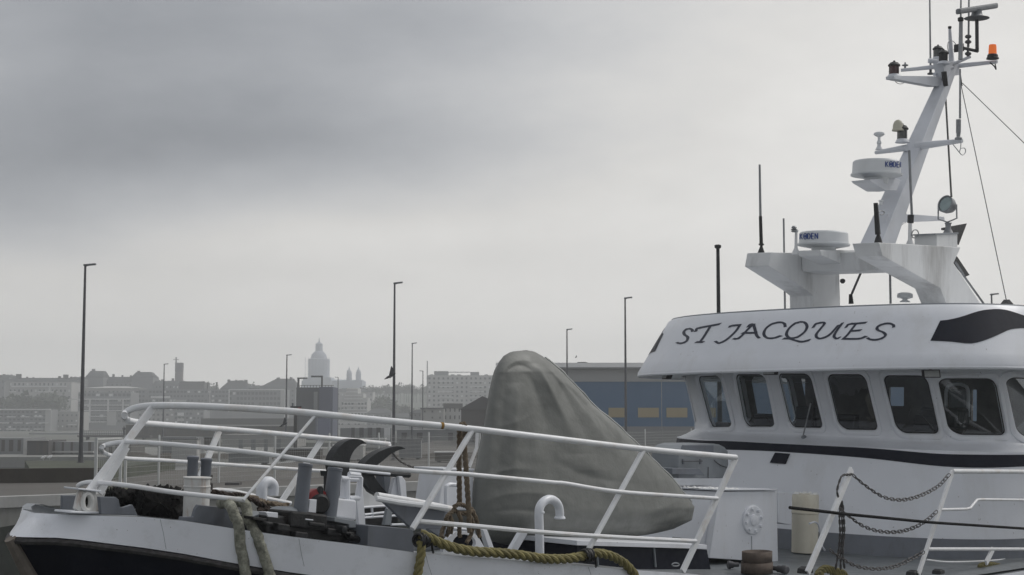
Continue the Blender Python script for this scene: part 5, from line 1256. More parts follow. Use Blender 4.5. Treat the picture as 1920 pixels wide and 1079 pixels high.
def building(name, label, x0p, x1p, ytop, d, depth, wm, cat='building', roof=None, rm=None, base=2, group=None, win=None, balc=None, chim=(), trim=None):
    """win = (columns, rows, first row py, last row py, w frac, h frac, material); balc = (rows py list, x0p, x1p, height px)"""
    xa, xb, zt = X(x0p, d), X(x1p, d), Z(ytop, d)
    t = thing(name, ((xa+xb)/2, d, base), label, cat, group); W_ = (xb-xa)/2; H_ = zt-base
    wl = cube(t, 'wall', wm, -W_, W_, 0, depth, -.5, H_); k = d/2900; rm = rm or C_SLATE
    if roof:
        kind, yr, *ins = roof; hr = Z(yr, d)-base
        if kind == 'gable':   # ridge along x with an inset at each end
            i0, i1 = (ins+[0, 0])[:2]; i0 *= k; i1 *= k
            M().add([(t.location+Vector(v)) for v in ((-W_-.3, -.4, H_), (W_+.3, -.4, H_), (W_+.3, depth+.4, H_), (-W_-.3, depth+.4, H_), (-W_+i0, depth*.5, hr), (W_-i1, depth*.5, hr))], [(0, 1, 5, 4), (1, 2, 5), (2, 3, 4, 5), (3, 0, 4), (3, 2, 1, 0)]).obj('roof', rm, t)
        elif kind == 'front':   # gable end towards the water
            M().add([(t.location+Vector(v)) for v in ((-W_-.3, -.4, H_), (W_+.3, -.4, H_), (W_+.3, depth, H_), (-W_-.3, depth, H_), (ins[0]*k-W_ if ins else 0, -.4, hr), (ins[0]*k-W_ if ins else 0, depth, hr))], [(0, 1, 4), (1, 2, 5, 4), (2, 3, 5), (3, 0, 4, 5), (3, 2, 1, 0)]).obj('roof', rm, t)
        elif kind == 'mansard':
            i0, i1 = (ins+[4, 4])[:2]; i0 *= k; i1 *= k; D = min(depth*.3, 4)
            M().add([(t.location+Vector(v)) for v in ((-W_-.2, -.3, H_), (W_+.2, -.3, H_), (W_+.2, depth+.3, H_), (-W_-.2, depth+.3, H_), (-W_+i0, D, hr), (W_-i1, D, hr), (W_-i1, depth-D, hr), (-W_+i0, depth-D, hr))], [(0, 1, 5, 4), (1, 2, 6, 5), (2, 3, 7, 6), (3, 0, 4, 7), (4, 5, 6, 7), (3, 2, 1, 0)]).obj('roof', rm, t)
    for (cx, cw, cy) in chim: cube(t, 'chimney', C_DARK, X(cx-cw/2, d)-t.location.x, X(cx+cw/2, d)-t.location.x, depth*.4, depth*.4+.8, H_-.5, Z(cy, d)-base)
    if win:
        nx, ny, ya, yb, fw, fh, wmt = win; cw = 2*W_/nx; rs = abs(Z(ya, d)-Z(yb, d))/max(1, ny-1) if ny > 1 else 3
        r_ = random.Random(int(x0p))
        for j in range(ny):
            z = (Z(ya+(yb-ya)*j/max(1, ny-1), d))-base
            for i in range(nx):
                if r_.random() < .06: continue
                x = -W_+cw*(i+.5); h_ = rs*fh if ny > 1 else 1.5; mt = C_TRIM if ny > 1 and r_.random() < .12 else (wmt or C_GLASS)
                wd_ = cw*fw*r_.uniform(.8, 1.1); cube(t, 'window', mt, x-wd_/2, x+wd_/2, -.04, .25, z-h_/2, z+h_/2)
    if balc:
        for (yy, bx0, bx1, hp) in balc:
            cube(t, 'balcony', C_TRIM, X(bx0, d)-t.location.x, X(bx1, d)-t.location.x, -1.0, -.02, Z(yy+hp, d)-base, Z(yy, d)-base)
    for (tx0, tx1, ty0, ty1, tm) in (trim or ()): cube(t, 'panel', tm, X(tx0, d)-t.location.x, X(tx1, d)-t.location.x, -.35, .0, Z(ty1, d)-base, Z(ty0, d)-base)
    return t
B = building; GT = 'buildings on the far shore'
B('terraced_building', 'dark terrace with uneven chimneys on the skyline at the extreme left edge', -25, 20, 708, 720, 14, C_GREY, roof=('mansard', 703, 2, 3), win=(6, 3, 716, 740, .4, .4, None), chim=((3, 4, 701), (10, 3, 702), (17, 3, 702)), group=GT)
B('apartment_building', 'pale building with two gables and long white balconies, left of the tall lamp', 12, 137, 716, 690, 14, C_PALE, roof=('gable', 708, 8, 6), win=(16, 3, 721, 745, .38, .36, None), balc=((724, 26, 128, 2.2), (734, 22, 34, 2), (734, 76, 112, 2)), chim=((30, 10, 701), (46, 3, 706), (58, 3, 707), (70, 3, 708), (95, 3, 708), (107, 5, 705), (119, 9, 702), (129, 4, 706)), trim=((95, 98, 724, 735, C_TRIM), (14, 22, 714, 745, C_STONE)), group=GT)
B('terraced_building', 'narrow low-roofed building just left of the tall lamp pole on the skyline', 130, 158, 711, 705, 12, C_GREY, roof=('mansard', 707, 2, 2), win=(4, 3, 718, 735, .4, .4, None), chim=((138, 3, 706), (148, 3, 706)), group=GT)
B('mansion_block', 'long dark mansard block with two raised pavilions right of the tall lamp', 160, 292, 716, 720, 16, C_GREY, roof=('mansard', 706.5, 2, 8), chim=((208, 4, 701), (225, 3, 703), (241, 3, 703)), win=(16, 2, 722, 730, .35, .45, None), group=GT)
B('roof_pavilion', 'left mansard pavilion with a chimney of the dark block, beside the tall lamp', 163, 196, 708, 714, 12, C_GREY, roof=('mansard', 695.5, 5, 4), chim=((172, 6, 691.5),), base=2, group=GT)
B('roof_pavilion', 'right mansard pavilion of the dark block, its left-end chimney tallest', 249, 289, 708, 714, 12, C_GREY, roof=('mansard', 697.5, 5, 8), chim=((257, 5, 695),), group=GT)
B('terraced_building', 'low dark roofs between the mansard block and the church tower', 286, 345, 720, 715, 14, C_GREY, roof=('mansard', 714, 4, 3), chim=((301, 4, 711), (321, 4, 709)), win=(9, 2, 726, 736, .35, .4, None), group=GT)
B('flat_roofed_block', 'dark flat-roofed block with an overhanging eave right of the church tower', 338, 384, 717, 705, 14, C_DARK, trim=((338, 387, 715.5, 717.5, C_SLATE),), win=(7, 2, 723, 731, .6, .4, None), group=GT)
# church tower with cross
d = 800; t = thing('church_tower', (X(336.5, d), d, 2), 'plain square church tower topped by a thin cross, above the left roofs', 'church tower')
hw_ = (X(343, d)-X(330, d))/2; H_ = Z(680.5, d)-2
cube(t, 'tower_shaft', cm('tower_brick', (.15, .12, .125)), -hw_, hw_, 0, hw_*2, 0, H_*.86); cube(t, 'belfry', cm('tower_brick_dark', (.085, .075, .085)), -hw_*1.02, hw_*1.02, -.05, hw_*2.05, H_*.86, H_)
cr2 = cube(t, 'cross', C_SLATE, -1.9, -1.3, 1, 1.5, H_, Z(670, d)-2); cube(t, 'cross_arm', C_SLATE, -3.0, -.2, 1, 1.5, Z(675, d)-2, Z(674, d)-2)
for px, y0 in ((389.5, 719), (406.5, 717)):
    o = M().lathe([(.38, 0), (.36, 5), (.45, 5.1), (.45, 5.5)], at(px, y0, 655)-Vector((0, 0, 5.5)), n=10).obj('flue_stack', C_DARK)
    tag(o, 'thinner flue stack on the long slab, nearer the church tower' if px < 400 else 'thicker flue stack on the long slab, nearer the gabled roofs', 'flue', 'flue stacks on the long slab')
    o.scale = (1.1 if px > 400 else .8, 1, 1)
    o.scale = (1, 1, 1)
B('slab_block', 'long low-contrast slab with rows of ribbon windows below the church tower', 262, 431, 730.5, 650, 14, C_GREY, win=(26, 5, 735, 768, .7, .45, None), trim=((286, 322, 743, 747, C_TRIM), (330, 352, 750, 754, C_PALE), (395, 397, 732, 760, C_PALE)), group=GT)
B('slab_block', 'slab block outlined by a white frame left of the street lamp near the cathedral', 431, 535, 731, 620, 14, C_GREY, win=(15, 4, 738, 767, .72, .5, None), trim=((431, 535, 730, 732, C_TRIM), (431, 433, 731, 772, C_TRIM), (528, 535, 732, 772, C_PALE)), group=GT)
B('gabled_house', 'dark gabled roof with a row of chimneys behind the white framed slab', 415, 464, 730, 700, 12, C_DARK, roof=('gable', 713.5, 12, 4), chim=((427, 5, 711.5), (441, 4, 712), (450, 8, 713), (459, 6, 712)), group=GT)
B('gabled_house', 'low dark roof linking the two gables left of the cathedral', 462, 500, 728, 705, 12, C_DARK, roof=('gable', 722.5, 2, 2), chim=((474, 3, 721), (483, 3, 722)), group=GT)
B('gabled_house', 'large dark hipped roof standing left of the cathedral, behind the lamp', 488, 556, 727, 690, 16, C_GREY, roof=('gable', 709.5, 27, 8), chim=((519, 6, 707.5), (543, 5, 707)), win=(6, 4, 733, 760, .3, .4, None), group=GT)
B('balcony_block', 'apartment block with a white grid of balconies behind the bow rail tip', 150, 248, 736, 630, 14, C_GREY, win=(12, 6, 741, 790, .8, .5, None), balc=[(y, 132 if i < 1 else 160, 246 if i < 3 else 204, 1.8) for i, y in enumerate((748, 759, 769.5, 780, 790.5))], trim=((171, 174, 748, 793, C_TRIM), (205, 208, 748, 772, C_TRIM), (233, 235.5, 748, 770, C_TRIM), (205, 222, 772, 798, C_PALE)), group=GT)
B('rendered_building', 'pale stepped building above the white balcony grid, right of the tall lamp', 160, 264, 728, 668, 14, C_STONE, win=(14, 2, 735, 742, .45, .4, None), roof=('gable', 724, 35, 30), rm=C_PALE, group=GT)
B('apartment_building', 'lower block with staggered short white balconies at the left edge', -20, 92, 768, 560, 14, C_GREY, win=(14, 6, 773, 808, .6, .45, None), balc=[(y, x, x+16, 1.8) for j, y in enumerate((781, 792.5, 804)) for x in ((-8, 19, 45, 70) if j % 2 == 0 else (7, 32, 56, 80))]+[(767, -20, 100, 2.2)], trim=((90, 101, 769, 812, C_PALE),), group=GT)
B('rendered_building', 'pale block with few openings between the staggered balconies and the tall lamp', 101, 152, 772, 575, 14, C_STONE, win=(6, 3, 779, 800, .35, .3, None), balc=((796, 133, 148, 1.6), (810, 123, 132, 1.6)), group=GT)
B('pale_block', 'pale plain block behind the bow rail, right of the balcony grid', 262, 330, 772, 600, 12, C_STONE, win=(8, 3, 778, 796, .5, .4, None), group=GT)
B('slab_block', 'grey block with patchy windows below the long slab', 330, 385, 770, 590, 12, C_GREY, win=(8, 3, 776, 792, .6, .5, None), trim=((336, 348, 774, 780, C_TRIM), (336, 348, 785, 790, C_PALE)), group=GT)
# quay-side sheds at the port
B('long_shed', 'long low shed with a pale roof line behind the bow railing', 240, 556, 797, 320, 14, C_BROWN, trim=((300, 556, 797, 799.5, C_PALE),), win=(20, 1, 806, 806, .5, .4, C_DARK), group='low sheds across the port')
B('dark_shed', 'dark low warehouse block above the long shed', 380, 535, 785, 400, 20, C_DARK, group='low sheds across the port')
B('long_shed', 'low shed with a dark edge under the balcony block at left', 60, 240, 812, 420, 14, C_GREY, win=(24, 1, 822, 822, .5, .4, C_STONE), group='low sheds across the port')
B('port_shed', 'pale shed with tall grey doors behind the fence', 420, 560, 815, 190, 8, C_STONE, base=QZ, win=(6, 1, 835, 835, .35, .5, C_GREY), group='low sheds across the port')
B('port_shed', 'low brown shed with dark doorways behind the fence right of the horns', 860, 1060, 800, 200, 8, C_BROWN, base=QZ, win=(5, 1, 830, 830, .3, .5, C_GREY), group='low sheds across the port')
B('port_shed', 'grey low shed with a white end wall left of the tall middle lamp', 640, 735, 803, 230, 8, C_GREY, base=QZ, win=(6, 1, 812, 812, .5, .5, C_DARK), trim=((722, 733, 802, 826, C_TRIM),), group='low sheds across the port')
B('port_shed', 'dull wide shed behind the fence between the lamps', 745, 860, 806, 210, 8, C_GREY, base=QZ, win=(4, 1, 822, 822, .35, .5, C_DARK), group='low sheds across the port')
B('quay_kiosk', 'small grey cabin behind the mesh fence near the left gate', 300, 372, 820, 150, 4, C_GREY, base=QZ, win=(5, 1, 838, 838, .4, .5, C_STONE), group='low sheds across the port')
# dark ice tower with frame on top
d = 300; t = thing('silo_tower', (X(600, d), d, 2), 'dark blue-grey silo tower carrying a steel portal frame, in front of the cathedral', 'silo')
f = lambda x: X(x, d)-t.location.x; z = lambda y: Z(y, d)-2
C_SILO, C_SILO2 = cm('silo_cladding', (.060, .065, .072)), cm('silo_blue_cladding', (.075, .085, .13))
cube(t, 'silo_body', C_SILO, f(557), f(601), 0, 8, -.3, z(727)); cube(t, 'silo_body', C_SILO2, f(601), f(626), -.5, 8, -.3, z(726)); cube(t, 'lower_body', cm('silo_bright', (.10, .115, .19)), f(596), f(622), -1.5, 4, -.3, z(785))
cube(t, 'pale_strip', C_GREY, f(590), f(597), -.1, .5, z(770), z(735))
for x0, x1, y0, y1 in ((557.5, 561, 708, 728), (602, 605, 705, 728), (557, 576, 708, 710.5), (583, 605, 704.5, 707.5)): cube(t, 'portal_frame', HORN, f(x0), f(x1), 1, 1.5, z(y1), z(y0))
for i in range(12): cube(t, 'roof_rail', HORN, f(560+i*5.6), f(560+i*5.6+.7), .5, .8, z(728), z(722.5))
cube(t, 'roof_rail', HORN, f(558), f(626), .5, .8, z(723.4), z(722.6))
# stepped balcony block
t = B('stepped_block', 'pale stepped apartment block with many balcony decks right of the silo', 622, 690, 752, 640, 16, C_PALE, win=(11, 5, 757, 795, .6, .45, None), balc=[(728+6.5*i, 652-1.5*i, 672+3.2*i if i < 8 else 697, 1.4) for i in range(11)], group=GT)
for i, (a, b_, y) in enumerate(((626, 660, 742), (650, 672, 728), (655, 682, 738), (640, 690, 746))): cube(t, 'upper_storey', C_PALE, X(a, 640)-t.location.x, X(b_, 640)-t.location.x, .5+i*.4, 14, Z(765, 640)-2, Z(y, 640)-2)
B('rendered_building', 'pale town houses stepping up under the twin cathedral towers', 620, 700, 735, 760, 14, C_PALE, win=(12, 3, 740, 760, .35, .4, None), roof=('gable', 728, 20, 25), group=GT)
B('rendered_building', 'low grey houses on the slope between the stepped block and the tall lamp', 690, 735, 775, 600, 14, C_GREY, win=(6, 3, 780, 796, .4, .4, None), roof=('gable', 766, 8, 12), group=GT)
B('rendered_building', 'dim grey houses at the foot of the hillside right of the middle lamps', 735, 800, 782, 560, 14, C_GREY, win=(9, 2, 788, 796, .35, .4, None), roof=('gable', 775, 10, 10), group=GT)
m = M(); xr = X(262, 190)
m.prism([(-320, 190, 1.25), (xr, 190, 1.25), (xr+20, 263, 1.25), (-320, 263, 1.25)], (0, 0, -2)); struct('far_quay', m, QUAY)
B('port_shed', 'grey shed on the far quay at the left edge, behind the open water', -40, 50, 822, 205, 10, C_GREY, base=1.25, win=(6, 1, 836, 836, .5, .4, C_BROWN), group='sheds on the far quay')
B('port_shed', 'dark shed with two door bays on the far quay, left of the tall lamp', 57, 97, 826, 200, 8, C_DARK, base=1.25, win=(3, 1, 840, 840, .5, .4, C_BROWN), trim=((57, 97, 825.5, 827, C_PALE),), group='sheds on the far quay')
B('port_shed', 'long pale-based shed on the far quay behind the tall lamp', 99, 182, 829, 202, 8, C_GREY, base=1.25, win=(5, 1, 840, 840, .3, .35, C_BROWN), trim=((99, 182, 846, 849, C_PALE), (101, 102.5, 824, 856, C_PALE)), group='sheds on the far quay')
B('port_shed', 'low brown shed on the far quay seen through the gate', 188, 250, 832, 204, 8, C_BROWN, base=1.25, win=(5, 1, 842, 842, .4, .5, C_STONE), group='sheds on the far quay')
# cathedral
d = 1150; t = thing('cathedral', (X(600, d), d, 2), 'hazy domed cathedral with scaffolded drum and twin bell towers on the hill', 'cathedral')
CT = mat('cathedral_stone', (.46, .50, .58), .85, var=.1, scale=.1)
f = lambda x: X(x, d)-t.location.x; z = lambda y: Z(y, d)-2; k = d/2900
cube(t, 'nave', CT, f(566), f(680), 2, 30, 0, z(714)); cube(t, 'nave_front', CT, f(570), f(622), -2, 20, 0, z(708)); M().add([t.location+Vector(v) for v in ((f(620), 2, z(714)), (f(680), 2, z(714)), (f(680), 20, z(714)), (f(620), 20, z(714)), (f(622), 11, z(711)), (f(679), 11, z(712)))], [(0, 1, 5, 4), (1, 2, 5), (2, 3, 4, 5), (3, 0, 4)]).obj('nave_roof', CT, t)
c = Vector((X(595.5, d), d+11, 0)); zz = lambda y: Z(y, d)
dr = M().lathe([(20.5*k, zz(712)), (20.5*k, zz(673)), (19.5*k, zz(672.5)), (15.5*k, zz(671.8)), (15*k, zz(668)), (13.5*k, zz(664)), (10.5*k, zz(660)), (7.2*k, zz(657.5)), (6.8*k, zz(652)), (6.8*k, zz(645)), (7.4*k, zz(644.5)), (6.6*k, zz(643.5)), (5*k, zz(642.5)), (1.6*k, zz(640)), (.9*k, zz(637)), (.3*k, zz(631.5))], c, n=20).obj('dome', CT, t, sharp=25)
for x in (573.5, 579, 584, 590, 596, 602, 608, 613, 618): cube(t, 'scaffold_post', CT, f(x)-.12, f(x)+.12, -.6, -.3, z(712), z(670))
for y in (678, 684, 690, 696, 702): cube(t, 'scaffold_deck', CT, f(573), f(618), -.7, -.2, z(y)-.08, z(y)+.08)
for x in (654.5, 672):
    cc = Vector((X(x, d), d+4, 0)); M().lathe([(5.2*k, zz(716)), (5.2*k, zz(702)), (5.6*k, zz(701.5)), (4.6*k, zz(701)), (4.8*k, zz(699)), (4.2*k, zz(696)), (2.8*k, zz(694)), (1.1*k, zz(692.5)), (1*k, zz(690.5)), (.2*k, zz(686.5))], cc, n=12).obj('bell_tower', CT, t, sharp=25)
cube(t, 'west_front', CT, f(664), f(680), -1, 6, 0, z(713))
# big white apartment block
t = B('apartment_tower', 'wide pale ten-storey apartment block with rooftop cabins, left of the covered machine', 801.5, 940, 704, 640, 16, C_PALE, win=(16, 9, 710, 776, .42, .45, None), balc=[(y, x0, x1, 1.6) for y in (714.5, 724.5, 734, 744, 753.5) for x0, x1 in ((824, 850), (881, 907))], group=GT)
f = lambda x: X(x, 640)-t.location.x; z = lambda y: Z(y, 640)-2
cube(t, 'rooftop_cabin', C_GREY, f(814), f(840), 2, 9, z(704.5), z(696)); cube(t, 'rooftop_cabin', C_GREY, f(882), f(898), 2, 9, z(704.5), z(697.5)); cube(t, 'roof_beam', C_GREY, f(840), f(882), 2, 4, z(698.6), z(697.2))
for a in (808, 848, 860, 911): cube(t, 'roof_vent', C_GREY, f(a-3), f(a+4), 3, 5, z(704.5), z(702))
cube(t, 'side_mast', C_GREY, f(800.6), f(802.4), 0, .5, 0, z(677))
B('house', 'grey two-window house with a flat dark roof below the tall apartment block', 832, 866, 765, 350, 10, C_PALE, win=(4, 2, 769, 783, .3, .5, C_DARK), trim=((832, 868, 757, 766, C_DARK),), group='houses below the apartment block')
B('house', 'wider pale rendered house between the lamps with a dark eave', 790, 833, 767, 345, 10, C_STONE, win=(3, 3, 772, 795, .25, .3, C_DARK), trim=((789, 835, 765, 767.5, C_DARK),), group='houses below the apartment block')
B('house', 'small house with sloping roof at the foot of the hill between two lamps', 768, 792, 775, 380, 8, C_GREY, roof=('gable', 768, 12, 2), win=(3, 2, 779, 790, .3, .3, C_DARK), group='houses below the apartment block')
B('warehouse', 'dark gable-ended warehouse half hidden behind the grey tarpaulin', 865, 960, 768, 230, 20, C_BROWN, roof=('front', 743, 40), rm=C_DARK, base=QZ)
# blue warehouse
d = 175; t = thing('blue_warehouse', (X(1180, d), d, QZ), 'long blue-clad warehouse with three yellow panels and pale roof, left of the wheelhouse', 'warehouse')
f = lambda x: X(x, d)-t.location.x; z = lambda y: Z(y, d)-QZ
CB = cm('blue_cladding', (.07, .15, .26)); CY = cm('yellow_panel', (.36, .30, .18)); CG = cm('grey_cladding', (.34, .35, .35)); CR = mat('pale_roof_sheet', (.85, .85, .84), .6, var=.05, scale=.3)
cube(t, 'blue_wall', CB, f(930), f(2200), 0, 30, 0, z(716)); cube(t, 'grey_upper_wall', CG, f(930), f(2200), -.12, 30, z(716), z(690))
cube(t, 'roof', CR, f(930), f(2200), -.8, 30, z(689), z(681)); cube(t, 'gutter', CG, f(930), f(2200), -.95, -.5, z(691.5), z(689)); cube(t, 'plinth', C_GREY, f(930), f(2200), -.1, .1, 0, z(800))
for x0, x1 in ((1140, 1173), (1195, 1234), (1248, 1287), (1302, 1340)): cube(t, 'yellow_panel', CY, f(x0), f(x1), -.06, .1, z(783), z(765))
for x in range(940, 1400, 6): cube(t, 'cladding_rib', CB, f(x), f(x)+.06, -.05, 0, z(800), z(716.4))
M().prism([t.location+Vector(v) for v in ((f(1080), 4, z(682)), (f(1086), 4, z(676.5)), (f(1100), 4, z(676.5)), (f(1122), 4, z(682)))], (0, 3, 0)).obj('roof_vent', C_DARK, t)
# harbour light on its column, and the dark signal box
d = 140; o = thing('harbour_signal', (X(556, d), d, QZ), 'harbour signal column with a black and red lamp box at the top, behind the railing', 'signal')
f = lambda x: X(x, d)-o.location.x; z = lambda y: Z(y, d)-QZ
cube(o, 'column', C_DARK, f(553), f(559), 0, .3, 0, z(772)); cube(o, 'lamp_box', BLACK, f(547), f(567), -.2, .5, z(772), z(762)); cube(o, 'red_lamp', RED, f(561), f(567), -.3, .1, z(769), z(764.5)); cube(o, 'small_lamp', LAMPH, f(549), f(552), 0, .3, z(762), z(756))
# footbridge beam with railing and the person on it
d = 300; o = thing('footbridge', (X(210, d), d, 2), 'dark footbridge deck with railing above the left gate', 'footbridge')
f = lambda x: X(x, d)-o.location.x; z = lambda y: Z(y, d)-2
cube(o, 'deck_beam', C_DARK, f(150), f(285), 0, 2, z(820), z(816.5)); 
for i in range(34): cube(o, 'baluster', C_DARK, f(160+i*3.4), f(160+i*3.4+.5), .1, .2, z(817), z(808))
cube(o, 'handrail', C_DARK, f(158), f(276), .1, .2, z(808.6), z(807.8))
for x in (165, 270): cube(o, 'pier', C_DARK, f(x), f(x+4), .4, 1.6, -1, z(820))
pm = M(); b0_ = at(232, 816.5, 300); kx = 9.5/2900*300/1.72*1.0
def pp(x, y, z_): return b0_+Vector((x, y, z_))*(1.05)
pm.tube([pp(-.12, .1, 0), pp(-.1, .1, .45), pp(-.07, .1, .85), pp(0, .1, 1.0), pp(0, .1, 1.25), pp(0, .1, 1.42), pp(0, .1, 1.5), pp(0, .08, 1.6), pp(0, .08, 1.72)], [.07, .08, .12, .17, .2, .16, .07, .11, .05], 8)
pm.tube([pp(.12, -.1, 0), pp(.1, 0, .45), pp(.06, .05, .85)], [.07, .08, .1], 8); pm.tube([pp(-.18, .1, 1.4), pp(-.28, .05, 1.1), pp(-.2, -.1, .95)], [.07, .06, .04], 6); pm.tube([pp(.18, .1, 1.4), pp(.28, .05, 1.1), pp(.2, -.1, .95)], [.07, .06, .04], 6)
o = pm.obj('person', BLACK, sharp=180); tag(o, 'distant person in dark clothes standing on the footbridge', 'person')
# trees: trunk and a crown of small leaf clumps
FOL = [mat('bare_twig_foliage', (.05, .055, .045), .9, var=.3, scale=.5), mat('dull_green_foliage', (.05, .065, .035), .9, var=.3, scale=.5)]
def tree_mesh(seed, h, rx, rz, n=260, sz=.55):
    r_ = random.Random(seed); m = M()
    cl = [(r_.uniform(-.6, .6)*rx, r_.uniform(-.6, .6)*rx, h-rz+r_.uniform(-.5, .7)*rz, r_.uniform(.35, .6)*rx) for _ in range(9)]
    for _ in range(n):
        cx, cy, cz, cr2_ = r_.choice(cl); v = Vector((r_.gauss(0, 1), r_.gauss(0, 1), r_.gauss(0, 1))).normalized()*cr2_*r_.uniform(.3, 1.05)
        c = Vector((cx, cy, cz))+v; a = Vector((r_.gauss(0, 1), r_.gauss(0, 1), r_.gauss(0, 1))).normalized()*sz*r_.uniform(.5, 1.2); b_ = a.cross(Vector((r_.random(), r_.random(), 1))).normalized()*sz*r_.uniform(.4, 1)
        m.add([c-a, c+b_, c+a, c-b_], [(0, 1, 2, 3)])
    return m
def tree(x, y, z0, h, rx, seed, label, group):
    t = thing('tree', (0, 0, 0), label, 'tree', group)
    tree_mesh(seed, h, rx, rx*.75).obj('crown', FOL[seed % 2], t, fix=False)
    tr = M(); tr.tube([(0, 0, -.5), (.1, 0, h*.4), (0, .1, h*.75)], [.22, .16, .07], 7)
    for a in (0, 2, 4): tr.tube([(0, 0, h*.42), (math.cos(a)*rx*.5, math.sin(a)*rx*.5, h*.72)], [.1, .04], 5)
    tr.obj('trunk', C_DARK, t); t.location = (x, y, z0); return t
protos = [tree(0, 0, 0, 9, 3.2, s_, 'x', 'trees') for s_ in (11, 12, 13)]
rt = random.Random(21); used = [False]*3
def put_tree(px, py_top, d, label, group, z0):
    i = rt.randrange(3); o = protos[i] if not used[i] else copy_tree(protos[i]); used[i] = True
    top = Z(py_top, d); o.location = (X(px, d), d, z0); s_ = max(.5, (top-z0)/9); o.scale = (s_*rt.uniform(.9, 1.3), s_, s_); o.rotation_euler = (0, 0, rt.uniform(0, 6)); o['label'] = label; o['group'] = group
for i in range(16):
    px = 14+i*6.4+rt.uniform(-2, 2); put_tree(px, rt.uniform(735, 748), 640+rt.uniform(-18, 12), 'dark tree in the grove between the pale gabled building and the staggered balconies', 'grove at left', 2)
for i in range(26):
    px = 684+i*5.2+rt.uniform(-2, 2); put_tree(px, 726+rt.uniform(-4, 4)-(3 if 750 < px < 770 else 0), 905+rt.uniform(-20, 30), 'hazy tree on the ridge of the hillside right of the cathedral', 'trees on the ridge', 17)
for i in range(30):
    px = 690+rt.uniform(0, 115); put_tree(px, rt.uniform(742, 772), 700+rt.uniform(-30, 60), 'faint tree on the hillside between the stepped block and the apartment tower', 'trees on the hillside', 4)
for px in (395, 440, 470, 560): put_tree(px, 719 if px != 560 else 724, 860, 'hazy tree crown showing over the roofs left of the cathedral', 'trees over the roofs', 12)
for i in range(3):
    if not used[i]: put_tree(150, 712, 860, 'hazy tree showing beside the tall lamp on the skyline', 'trees over the roofs', 12)
# low planted bank behind the fence
m = M(); rb_ = random.Random(3)
def bank(x0p, x1p, d, ytop, mt, name, seed):
    m = M(); n = 60; r_ = random.Random(seed); vs = []
    for i in range(n+1):
        x = X(x0p+(x1p-x0p)*i/n, d); h = Z(ytop, d)+r_.uniform(-.12, .12); vs += [(x, d-1.2, QZ-.05), (x, d, h), (x, d+2.5, h-.1), (x, d+4, QZ-.05)]
    m.add(vs, [(i*4+j, i*4+j+1, (i+1)*4+j+1, (i+1)*4+j) for i in range(n) for j in range(3)], True); o = m.obj(name, mt); o['kind'] = 'structure'; return o
bank(245, 1300, 112, 851, DARKWALL, 'earth_bank', 2)
# mesh fence and gate along the quay
FPTS = [(241, 60.5), (303, 63.5), (415, 67), (519, 70.5), (620, 73), (712, 76), (805, 79.5), (900, 84), (1000, 90), (1100, 98), (1208, 110), (1294, 121)]
fence = thing('mesh_fence', (X(303, 63.5), 63.5, QZ), 'long white-posted wire mesh fence running along the quay behind the boat', 'fence')
MESHM = mat('fence_wire', (.34, .35, .34), .5, metal=.3, var=.1); POSTM = mat('fence_post', (.55, .56, .55), .5, var=.08)
prev = None
for px, d in FPTS:
    x = X(px, d); cur = Vector((x, d, QZ)); pm = M(); pm.lathe([(.045, 0), (.045, 2.05), (.03, 2.09)], cur, n=8); pm.obj('post', POSTM, fence)
    if prev is not None:
        L_ = (cur-prev); n = max(8, int(L_.length/.11)); m = M(); dn = L_.normalized()
        for i in range(1, n):
            m.box(prev+L_*(i/n)+UP*1.0, dn*.004, dn.cross(UP)*.004, UP*.97)
        for z_ in [.05+.2*q for q in range(10)]: m.box(prev+L_*.5+UP*z_, dn*L_.length*.5, dn.cross(UP)*.006, UP*.006)
        m.obj('mesh_panel', MESHM, fence, fix=False)
    prev = cur
gate = thing('mesh_gate', (X(212, 58), 58, QZ), 'tall pale framed mesh gate at the left end of the fence', 'gate')
g0, g1, g2_ = Vector((X(186, 56.5), 56.5, QZ)), Vector((X(232, 59.5), 59.5, QZ)), Vector((X(241, 60.5), 60.5, QZ))
for p, h in ((g0, 2.05), (g1, 2.0), (g2_, 2.1)): M().box(p+UP*h/2, (.05, 0, 0), (0, .05, 0), UP*h/2).obj('gate_post', POSTM, gate)
L_ = g1-g0; dn = L_.normalized()
M().box(g0+L_*.5+UP*2.0, dn*L_.length/2, dn.cross(UP)*.03, UP*.03).obj('top_bar', POSTM, gate)
m = M()
for i in range(1, 14): m.box(g0+L_*(i/14)+UP*1.0, dn*.006, dn.cross(UP)*.004, UP*.95)
for z_ in (.1, .5, .9, 1.3, 1.7): m.box(g0+L_*.5+UP*z_, dn*L_.length*.5, dn.cross(UP)*.006, UP*.006)
m.obj('mesh_panel', MESHM, gate, fix=False)
o = M().bbox(X(430, 62), X(456, 62), 61.6, 62.3, QZ+.12, QZ+.22).obj('drain_grate', C_DARK); tag(o, 'small dark rusty grating lying on the quay edge', 'grate')
